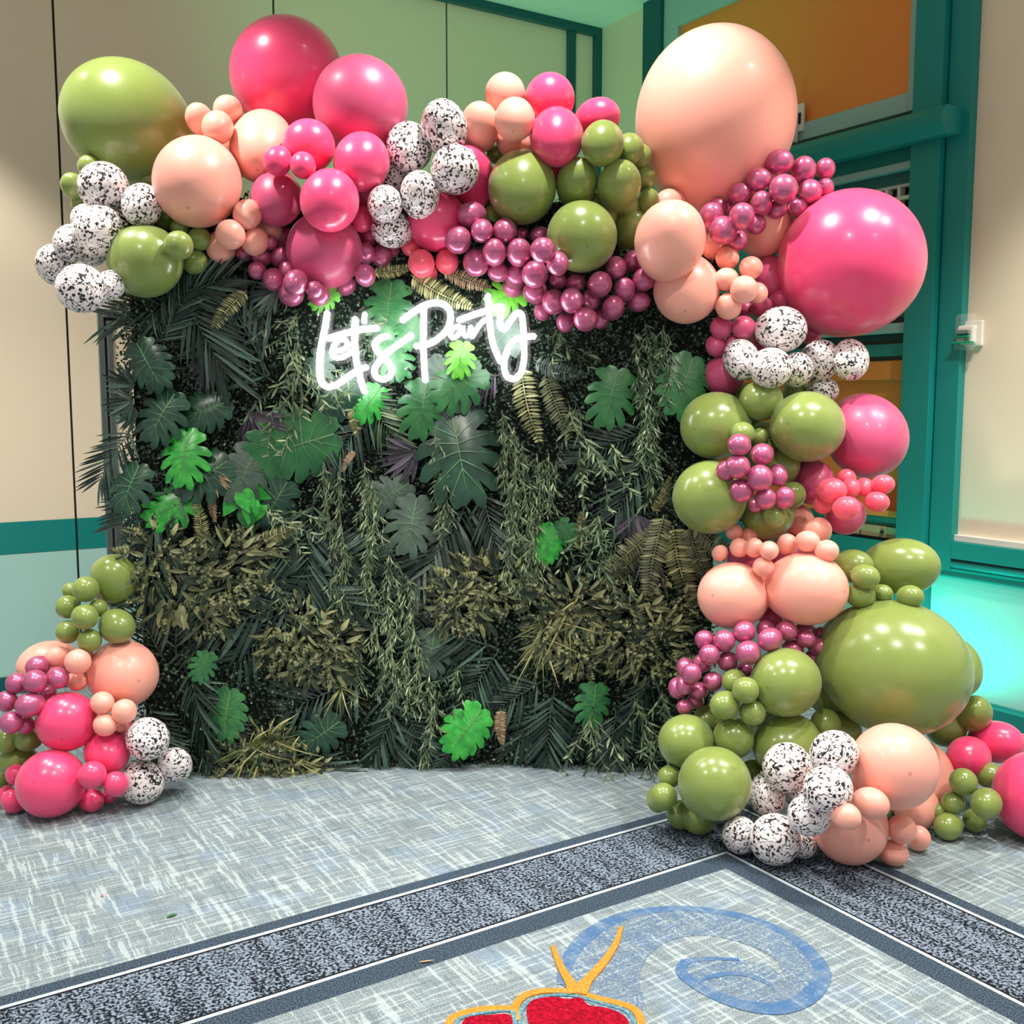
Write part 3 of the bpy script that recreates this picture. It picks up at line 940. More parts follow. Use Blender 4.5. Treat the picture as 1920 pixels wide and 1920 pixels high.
def with_mat(me, mat):
    m = me.copy(); m.materials.clear(); m.materials.append(mat); return m
_cache = {}
def variant(key, fn, mat):
    k = (key, mat.name)
    if k not in _cache:
        if key not in _cache: _cache[key] = fn()
        _cache[k] = with_mat(_cache[key], mat)
    return _cache[k]
def place(name, me, px, py, length_px, ang, off=0.05, tilt=0.2, roll=0.0, sx=1.0, label=None, base=True, kind=None):
    """a leaf on the wall face: base at the pixel's place, growing at ang (degrees, 90 = up)"""
    p = at_y(px, py, 4.42)
    y = hedge_y(p.x) - off
    p = at_y(px, py, y)
    L = length_px / F * y
    a = math.radians(ang)
    d0 = Vector((math.cos(a), 0, math.sin(a))); n0 = Vector((0, -1, 0))
    d = d0 * math.cos(tilt) + n0 * math.sin(tilt)
    z = n0 * math.cos(tilt) - d0 * math.sin(tilt)
    x = d.cross(z)
    rm = Matrix((x, d, z)).transposed().to_4x4() @ Matrix.Rotation(roll, 4, 'Y')
    o = bpy.data.objects.new(name, me)
    COL.objects.link(o)
    hp_(o)
    o.matrix_basis = Matrix.Translation(p) @ rm @ Matrix.Diagonal((L * sx, L, L, 1))
    if label: o['label'] = label
    if kind: o['kind'] = kind
    return o

MID = midrib_mesh()
MIDS = {}
M_RIB = leafmat('leaf_midrib', G(84, 128, 84), G(116, 156, 106), 0.4)
# monstera leaves: base x, base y, length, growth angle, material, variant
mons = [
    (735, 525, 92, 262, L_MID, 0), (632, 812, 140, 197, L_MID, 1), (350, 806, 88, 268, L_BRIGHT, 2), (368, 930, 84, 205, L_BRIGHT, 0),
    (432, 752, 82, 200, L_DARK, 1), (330, 735, 88, 240, L_DARK, 2), (430, 862, 92, 215, L_DARK, 0), (480, 838, 92, 250, L_GREY, 1),
    (845, 765, 150, 282, L_DARK, 2), (800, 712, 90, 262, L_MID, 0), (832, 668, 92, 268, L_GREY, 1), (905, 690, 92, 215, L_MID, 2),
    (1160, 690, 92, 255, L_MID, 0), (1300, 668, 96, 250, L_MID, 1), (782, 930, 92, 260, L_GREY, 2), (770, 905, 80, 210, L_GREY, 0),
    (432, 1292, 80, 262, L_MID, 1), (392, 1222, 50, 250, L_MID, 2), (640, 1350, 80, 215, L_DARK, 0), (905, 1328, 88, 232, L_BRIGHT, 1),
    (815, 1180, 76, 262, L_GREY, 2), (1118, 1280, 70, 262, L_MID, 0), (668, 715, 78, 225, L_DARK, 1), (715, 725, 62, 235, L_BRIGHT, 2),
    (868, 640, 56, 262, L_NEON_LIT, 0), (786, 596, 54, 240, L_MID, 1), (985, 545, 64, 200, L_NEON_LIT, 2), (632, 545, 46, 215, L_NEON_LIT, 0),
    (1040, 985, 62, 250, L_BRIGHT, 1), (1048, 975, 44, 300, L_MID, 0), (255, 640, 84, 300, L_DARK, 1), (262, 870, 80, 250, L_DARK, 2),
    (540, 900, 86, 240, L_DARK, 0), (930, 590, 70, 300, L_GREY, 1), (720, 640, 66, 300, L_MID, 2), (610, 655, 60, 250, L_GREY, 0),
]
for i, (x, y, L, a, m, v) in enumerate(mons):
    me = variant('monstera%d' % v, lambda v=v: monstera(v + 3, 4 + v % 2), m)
    lab = {'bright_green_leaf': 'glossy bright green monstera leaf', 'neon_lit_leaf': 'green leaf with neon light put into its lime colour',
           'grey_green_leaf': 'dusky grey green monstera leaf'}.get(m.name)
    o = place('monstera_leaf', me, x, y, L * 1.1, a, RND.uniform(0.06, 0.10), RND.uniform(0.12, 0.4), RND.uniform(-0.25, 0.25), 1.0, lab)
    rb = bpy.data.objects.new('midrib', variant('midrib', lambda: MID, M_RIB))
    COL.objects.link(rb); rb.parent = o
# a few heart-shaped bright leaves
def heart():
    vs, fs = [], []
    blade(vs, fs, Vector((0, 0, 0)), Vector((0, 1, 0)), Vector((0, 0, 1)), 1.0, 0.36, 10, 0.2, 0.2, lambda t: max(0.01, math.sin(math.pi * (t * 0.9 + 0.08) ** 0.62)))
    return mk('heart_leaf', vs, fs)
for x, y, L, a in ((452, 920, 52, 300), (472, 935, 50, 262), (458, 950, 56, 285), (490, 940, 46, 250), (470, 915, 44, 330), (442, 930, 44, 240)):
    place('pothos_leaf', variant('heart', heart, L_BRIGHT if RND.random() < .7 else L_MID), x, y, L, a, RND.uniform(0.07, 0.11), RND.uniform(0.1, 0.5), RND.uniform(-0.5, 0.5), 1, 'bright green heart shaped leaf')

# palm fronds: base x, y, length, angle, material
palms = [
    (505, 705, 250, 118, L_PALM), (520, 720, 220, 152, L_PALM), (500, 640, 210, 165, L_PALM), (330, 520, 190, 300, L_PALM), (450, 520, 180, 250, L_PALM),
    (420, 560, 190, 190, L_PALM), (300, 560, 130, 20, L_PALM), (290, 650, 120, 60, L_PALM), (330, 880, 150, 225, L_PALM), (345, 900, 160, 240, L_PALM),
    (250, 800, 120, 240, L_PALM), (310, 1240, 150, 118, L_PALM), (330, 1230, 160, 90, L_PALM), (560, 1130, 200, 200, L_PALM), (540, 1140, 190, 232, L_PALM),
    (360, 1240, 150, 278, L_PALM), (350, 1260, 140, 305, L_PALM), (690, 1270, 190, 205, L_PALM), (700, 1265, 150, 160, L_PALM), (720, 1290, 150, 280, L_PALM),
    (760, 1330, 130, 300, L_PALM), (745, 1330, 120, 245, L_PALM), (880, 925, 190, 255, L_PALMG), (870, 960, 170, 235, L_PALMG), (905, 915, 130, 285, L_PALMG),
    (590, 930, 170, 268, L_PALM), (560, 1020, 150, 350, L_PALM), (545, 1060, 150, 330, L_PALM), (1235, 830, 150, 240, L_PALM), (1220, 800, 140, 210, L_PALM),
    (1150, 930, 150, 350, L_PALM), (930, 1215, 160, 165, L_PALM), (935, 1220, 140, 240, L_PALM), (920, 1210, 130, 205, L_PALM), (1020, 1275, 130, 215, L_PALM),
    (1040, 1290, 150, 265, L_PALM), (1045, 1300, 150, 235, L_PALM), (1155, 1330, 110, 268, L_PALMG), (1075, 1330, 130, 300, L_PALM), (1020, 1430, 70, 240, L_PALM),
    (700, 770, 130, 235, L_PALM), (680, 720, 120, 300, L_WILLOW), (560, 545, 90, 200, L_PALMG), (800, 690, 90, 300, L_PALMG), (940, 700, 110, 210, L_PURPLE),
    (620, 760, 110, 260, L_PALM), (1190, 980, 100, 290, L_PURPLE), (850, 1400, 90, 250, L_PALM), (770, 1120, 110, 320, L_PALM), (420, 1120, 130, 20, L_PALM),
    (280, 1320, 120, 290, L_PALM), (380, 1400, 100, 300, L_PALM), (560, 1400, 110, 330, L_PALM), (900, 1430, 80, 300, L_PALM), (1230, 1250, 130, 250, L_PALM), (1210, 1420, 90, 110, L_PALM),
]
for i, (x, y, L, a, m) in enumerate(palms):
    v = i % 3
    me = variant('palm%d' % v, lambda v=v: palm(20 + v, 14 + v, 0.85 + 0.12 * v), m)
    place('palm_frond', me, x, y, L, a, RND.uniform(0.03, 0.07), RND.uniform(0.12, 0.3), RND.uniform(-0.25, 0.25), RND.uniform(0.8, 1.1),
          'purple tinged palm frond' if m is L_PURPLE else None)
for x, y, L, a, m in ((396, 668, 72, 262, L_PURPLE), (470, 775, 100, 298, L_PURPLE), (782, 845, 84, 205, L_PURPLE), (1190, 965, 80, 275, L_PURPLE),
                      (252, 722, 62, 172, L_PALM), (250, 750, 60, 200, L_PALM), (258, 772, 60, 188, L_PALM), (252, 1125, 60, 150, L_PALM), (520, 545, 60, 205, L_PALMG),
                      (398, 880, 60, 270, L_TAN), (1180, 1180, 60, 320, L_PALMG)):
    place('fan_palm_leaf', variant('fan', lambda: fan(5), m), x, y, L, a, RND.uniform(0.06, 0.1), 0.2, RND.uniform(-0.2, 0.2), 1.0,
          'dark purple fan palm leaf' if m is L_PURPLE else None)
# ferns
for x, y, L, a, m in ((462, 545, 92, 235, L_FERN), (978, 688, 135, 282, L_FERN), (1000, 680, 100, 345, L_PALMG), (1020, 705, 120, 300, L_FERNG), (770, 515, 120, 330, L_FERN),
                      (700, 512, 70, 10, L_FERN), (1245, 965, 150, 262, L_FERNG), (1262, 985, 160, 282, L_FERN), (1290, 985, 130, 292, L_FERNG), (1300, 985, 120, 325, L_FERNG),
                      (1240, 990, 130, 222, L_FERNG), (1230, 1000, 140, 235, L_FERNG), (1225, 960, 70, 60, L_FERN), (1080, 1030, 70, 80, L_FERN), (830, 505, 90, 340, L_TAN),
                      (400, 905, 70, 265, L_TAN), (665, 845, 44, 235, L_TAN), (660, 750, 70, 285, L_FERN), (940, 1330, 70, 268, L_TAN), (490, 1010, 80, 20, L_FERN), (380, 1020, 80, 95, L_FERN)):
    v = RND.randrange(2)
    place('fern_frond', variant('fern%d' % v, lambda v=v: fern(40 + v, 22 + 4 * v), m), x, y, L, a, RND.uniform(0.07, 0.12), RND.uniform(0.1, 0.35), RND.uniform(-0.4, 0.4), 1.1,
          'yellowish fern frond' if m is L_FERN else None)
# hanging rosemary strands: x, y top, y bottom
for x, y0, y1 in ((612, 872, 1010), (640, 885, 1120), (690, 868, 1130), (665, 1010, 1290), (700, 900, 1100), (720, 985, 1240), (745, 1040, 1310), (735, 1130, 1330), (770, 1080, 1310), (760, 1230, 1330),
                  (806, 1262, 1460), (822, 812, 975), (828, 850, 990), (948, 770, 930), (965, 800, 1010), (985, 830, 1110), (1008, 850, 1090), (1030, 850, 960), (960, 900, 1080), (990, 960, 1130),
                  (975, 1000, 1125), (1195, 620, 860), (1215, 600, 900), (1232, 640, 915), (1205, 700, 870), (1245, 610, 780), (700, 1100, 1300), (630, 1000, 1180), (1000, 900, 1040), (1012, 1060, 1130)):
    v = RND.randrange(2); q = max(1.0, round((y1 - y0) / 50) / 2)
    place('rosemary_strand', variant('strand%d_%.1f' % (v, q), lambda v=v, q=q: strand(60 + v, q), L_ROSE if x not in (1195, 1215, 1232, 1205, 1245) else L_WILLOW), x, y0, 100, 270 + RND.uniform(-4, 4),
          RND.uniform(0.07, 0.13), RND.uniform(-0.02, 0.04), RND.uniform(-0.5, 0.5))
# willow sprays
for x, y, L, a in ((548, 650, 130, 290), (560, 690, 130, 255), (530, 760, 100, 250), (580, 690, 100, 320), (1075, 760, 140, 285), (1100, 830, 130, 300), (1040, 620, 100, 300), (1120, 960, 130, 265),
                   (1160, 990, 110, 215), (1080, 980, 100, 320), (1110, 1340, 120, 275), (1190, 1300, 120, 290), (500, 950, 110, 320), (520, 1080, 110, 290), (1230, 1380, 100, 260),
                   (1135, 1030, 110, 280), (860, 1250, 90, 250), (560, 590, 90, 240), (1240, 1290, 110, 280), (730, 600, 80, 220)):
    v = RND.randrange(3)
    place('willow_spray', variant('willow%d' % v, lambda v=v: willow(80 + v), L_WILLOW if RND.random() < .75 else L_ROSE), x, y, L, a, RND.uniform(0.06, 0.11), RND.uniform(0.05, 0.25), RND.uniform(-0.5, 0.5), 1.0)
# croton clumps
for x, y, L in ((300, 1040, 140), (345, 1085, 170), (430, 1060, 160), (470, 1040, 120), (400, 1120, 130), (385, 1150, 90), (560, 1170, 140), (600, 1210, 150), (535, 1220, 100), (640, 1190, 100),
                (880, 1105, 150), (850, 1130, 120), (930, 1090, 120), (1060, 1150, 170), (1110, 1130, 140), (1040, 1190, 120), (1090, 1215, 120), (1180, 1160, 150), (1220, 1200, 150), (1250, 1140, 110),
                (1165, 1215, 100), (480, 1440, 150), (540, 1450, 140), (450, 1425, 110), (510, 1400, 110), (575, 1430, 100), (620, 1240, 80)):
    v = RND.randrange(3)
    place('croton_clump', variant('clump%d' % v, lambda v=v: clump(100 + v), L_CROTON), x, y, L, RND.uniform(60, 120), 0.04, 0.0, 0.0, 1.1, None, True, 'stuff')
for x, y, L in ((505, 1385, 118), (545, 1420, 110), (470, 1400, 90), (1035, 1165, 100), (1065, 1150, 90), (1015, 1195, 90), (640, 1290, 60)):
    v = RND.randrange(2)
    place('strap_leaf_clump', variant('straps%d' % v, lambda v=v: straps(120 + v), L_STRAP), x, y, L, 90, 0.06, 0.0, 0.0, 1.0, None, True, 'stuff')

# ================================================================ neon sign
def cs(pts):
    return [(560 + x * 0.26042, 500 + y * 0.26042) for x, y in pts]
strokes = [
    ('letter_tube', [(205, 330), (190, 430), (166, 540), (150, 650), (148, 760), (165, 835), (215, 866), (290, 838), (370, 780), (440, 740), (490, 722)]),
    ('letter_tube', [(245, 612), (310, 600), (350, 565), (332, 528), (290, 528), (252, 570), (240, 622), (268, 656), (322, 648), (392, 606)]),
    ('letter_tube', [(405, 370), (400, 480), (405, 600), (422, 720), (450, 830), (476, 905)]),
    ('letter_crossbar', [(205, 518), (330, 480), (450, 452), (570, 442)]),
    ('apostrophe_tube', [(476, 335), (472, 365), (470, 400)]),
    ('letter_tube', [(645, 498), (590, 514), (550, 552), (562, 604), (612, 652), (662, 712), (662, 772), (612, 812), (556, 790), (546, 740), (582, 680), (644, 612), (724, 556), (815, 490)]),
    ('letter_tube', [(900, 300), (898, 450), (898, 600), (904, 720), (912, 825)]),
    ('letter_tube', [(740, 390), (830, 322), (920, 272), (1015, 262), (1082, 305), (1092, 385), (1062, 460), (1000, 520), (930, 558), (838, 572)]),
    ('letter_tube', [(1160, 428), (1118, 440), (1092, 478), (1108, 512), (1146, 492), (1178, 440), (1182, 430), (1184, 478), (1208, 504)]),
    ('letter_tube', [(1240, 430), (1234, 476), (1250, 502), (1278, 456), (1318, 402), (1352, 378)]),
    ('letter_crossbar', [(1150, 386), (1260, 346), (1380, 308), (1462, 284)]),
    ('letter_tube', [(1362, 205), (1370, 330), (1384, 480), (1404, 572), (1432, 640), (1456, 690)]),
    ('letter_tube', [(1472, 288), (1450, 370), (1452, 432), (1486, 446), (1522, 396), (1562, 340), (1602, 342), (1616, 420), (1620, 540), (1624, 650), (1602, 760), (1556, 806), (1500, 790), (1480, 720), (1492, 630), (1532, 552), (1592, 512), (1700, 500)]),
]
ke = NT('neon_white_silicone')
ke.b.inputs['Base Color'].default_value = (0.95, 0.93, 0.95, 1)
ke.b.inputs['Emission Color'].default_value = (1.0, 0.955, 0.965, 1)
ke.b.inputs['Emission Strength'].default_value = 15.0
ke.b.inputs['Roughness'].default_value = 0.5
M_NEON = ke.m
ka = NT('clear_acrylic')
tr_ = ka.n('ShaderNodeBsdfTransparent'); tr_.inputs[0].default_value = (0.96, 0.98, 0.98, 1)
gl_ = ka.n('ShaderNodeBsdfGlossy'); gl_.inputs['Roughness'].default_value = 0.08
fr_ = ka.n('ShaderNodeFresnel'); fr_.inputs[0].default_value = 1.25
mx_ = ka.n('ShaderNodeMixShader')
ka.link(fr_.outputs[0], mx_.inputs[0]); ka.link(tr_.outputs[0], mx_.inputs[1]); ka.link(gl_.outputs[0], mx_.inputs[2])
ka.link(mx_.outputs[0], ka.t.nodes['Material Output'].inputs[0])
df_ = ka.n('ShaderNodeBsdfDiffuse'); df_.inputs[0].default_value = (0.95, 0.95, 0.97, 1)
m2_ = ka.n('ShaderNodeMixShader'); m2_.inputs[0].default_value = 0.012
ka.link(mx_.outputs[0], m2_.inputs[1]); ka.link(df_.outputs[0], m2_.inputs[2])
ka.link(m2_.outputs[0], ka.t.nodes['Material Output'].inputs[0])
M_ACR = ka.m
SY = 4.22
sign_c = at_y(790, 640, SY)
SIGN = empty('neon_sign', (sign_c.x, SY, sign_c.z - 0.25))
tag(SIGN, "white LED neon script sign reading Let's Party on clear acrylic", 'neon sign')
def tube(name, pts3, r, mat, parent, flat=1.0, n=10):
    pts = pts3
    vs, fs = [], []
    m = len(pts)
    for i, p in enumerate(pts):
        t = (pts[min(m - 1, i + 1)] - pts[max(0, i - 1)]).normalized()
        b = Vector((0, 1, 0)); s = t.cross(b).normalized()
        for j in range(n):
            a = 2 * math.pi * j / n
            vs.append(p + s * math.cos(a) * r + b * math.sin(a) * r * flat)
    for i in range(m - 1):
        for j in range(n):
            fs.append((i * n + j, i * n + (j + 1) % n, (i + 1) * n + (j + 1) % n, (i + 1) * n + j))
    k = len(vs)
    t0 = (pts[0] - pts[1]).normalized(); t1 = (pts[-1] - pts[-2]).normalized()
    vs += [pts[0] + t0 * r * 0.7, pts[-1] + t1 * r * 0.7]
    for j in range(n):
        fs.append((k, (j + 1) % n, j))
        fs.append((k + 1, (m - 1) * n + j, (m - 1) * n + (j + 1) % n))
    o = mesh_obj(name, vs, fs, mat, parent, True)
    if parent is not None: o.matrix_parent_inverse = Matrix.Translation(-parent.location)
    return o
acr_v, acr_f = [], []
for name, pts in strokes:
    p3 = [at_y(x, y, SY) for x, y in cs(pts)]
    cur = catmull(p3, 6)
    tube(name, cur, 0.0118 if len(pts) > 9 and pts[0][0] not in (245, 1160) or name == 'letter_crossbar' or pts[0][0] in (405, 900, 1362) else 0.0095, M_NEON, SIGN)
    # contour cut acrylic under this stroke: flat capsule strip with thickness
    n = len(cur); w = 0.027
    k = len(acr_v)
    ext = [cur[0] + (cur[0] - cur[1]).normalized() * 0.025] + cur + [cur[-1] + (cur[-1] - cur[-2]).normalized() * 0.025]
    for i, p in enumerate(ext):
        t = (ext[min(len(ext) - 1, i + 1)] - ext[max(0, i - 1)]).normalized()
        s = t.cross(Vector((0, 1, 0))).normalized() * (w if 0 < i < len(ext) - 1 else w * 0.6)
        for off in (0.018, 0.023):
            acr_v += [p + s + Vector((0, off, 0)), p - s + Vector((0, off, 0))]
    for i in range(len(ext) - 1):
        a, b = k + 4 * i, k + 4 * i + 4
        acr_f += [(a, a + 1, b + 1, b), (a + 3, a + 2, b + 2, b + 3), (a, b, b + 2, a + 2), (a + 1, a + 3, b + 3, b + 1)]
ao = mesh_obj('acrylic_backing', acr_v, acr_f, M_ACR, SIGN)
ao.matrix_parent_inverse = Matrix.Translation(-SIGN.location)
for x, y in ((596, 590), (760, 690), (1000, 630), (915, 555)):
    p = at_y(x, y, SY)
    st = tube('standoff', [p + Vector((0, 0.012, 0.0)), p + Vector((0, 0.1, 0.0001))], 0.006, M_ALU, SIGN) if False else None
    q = [p + Vector((0.0, 0.02, 0)), p + Vector((0.0, 0.19, 0.0))]
    vs, fs = [], []
    for c in q:
        for j in range(10):
            a = 2 * math.pi * j / 10
            vs.append(c + Vector((math.cos(a) * 0.006, 0, math.sin(a) * 0.006)))
    for j in range(10): fs.append((j, (j + 1) % 10, 10 + (j + 1) % 10, 10 + j))
    fs += [tuple(range(10)), tuple(range(10, 20))]
    so = mesh_obj('standoff', vs, fs, M_ALU, SIGN, True)
    so.matrix_parent_inverse = Matrix.Translation(-SIGN.location)

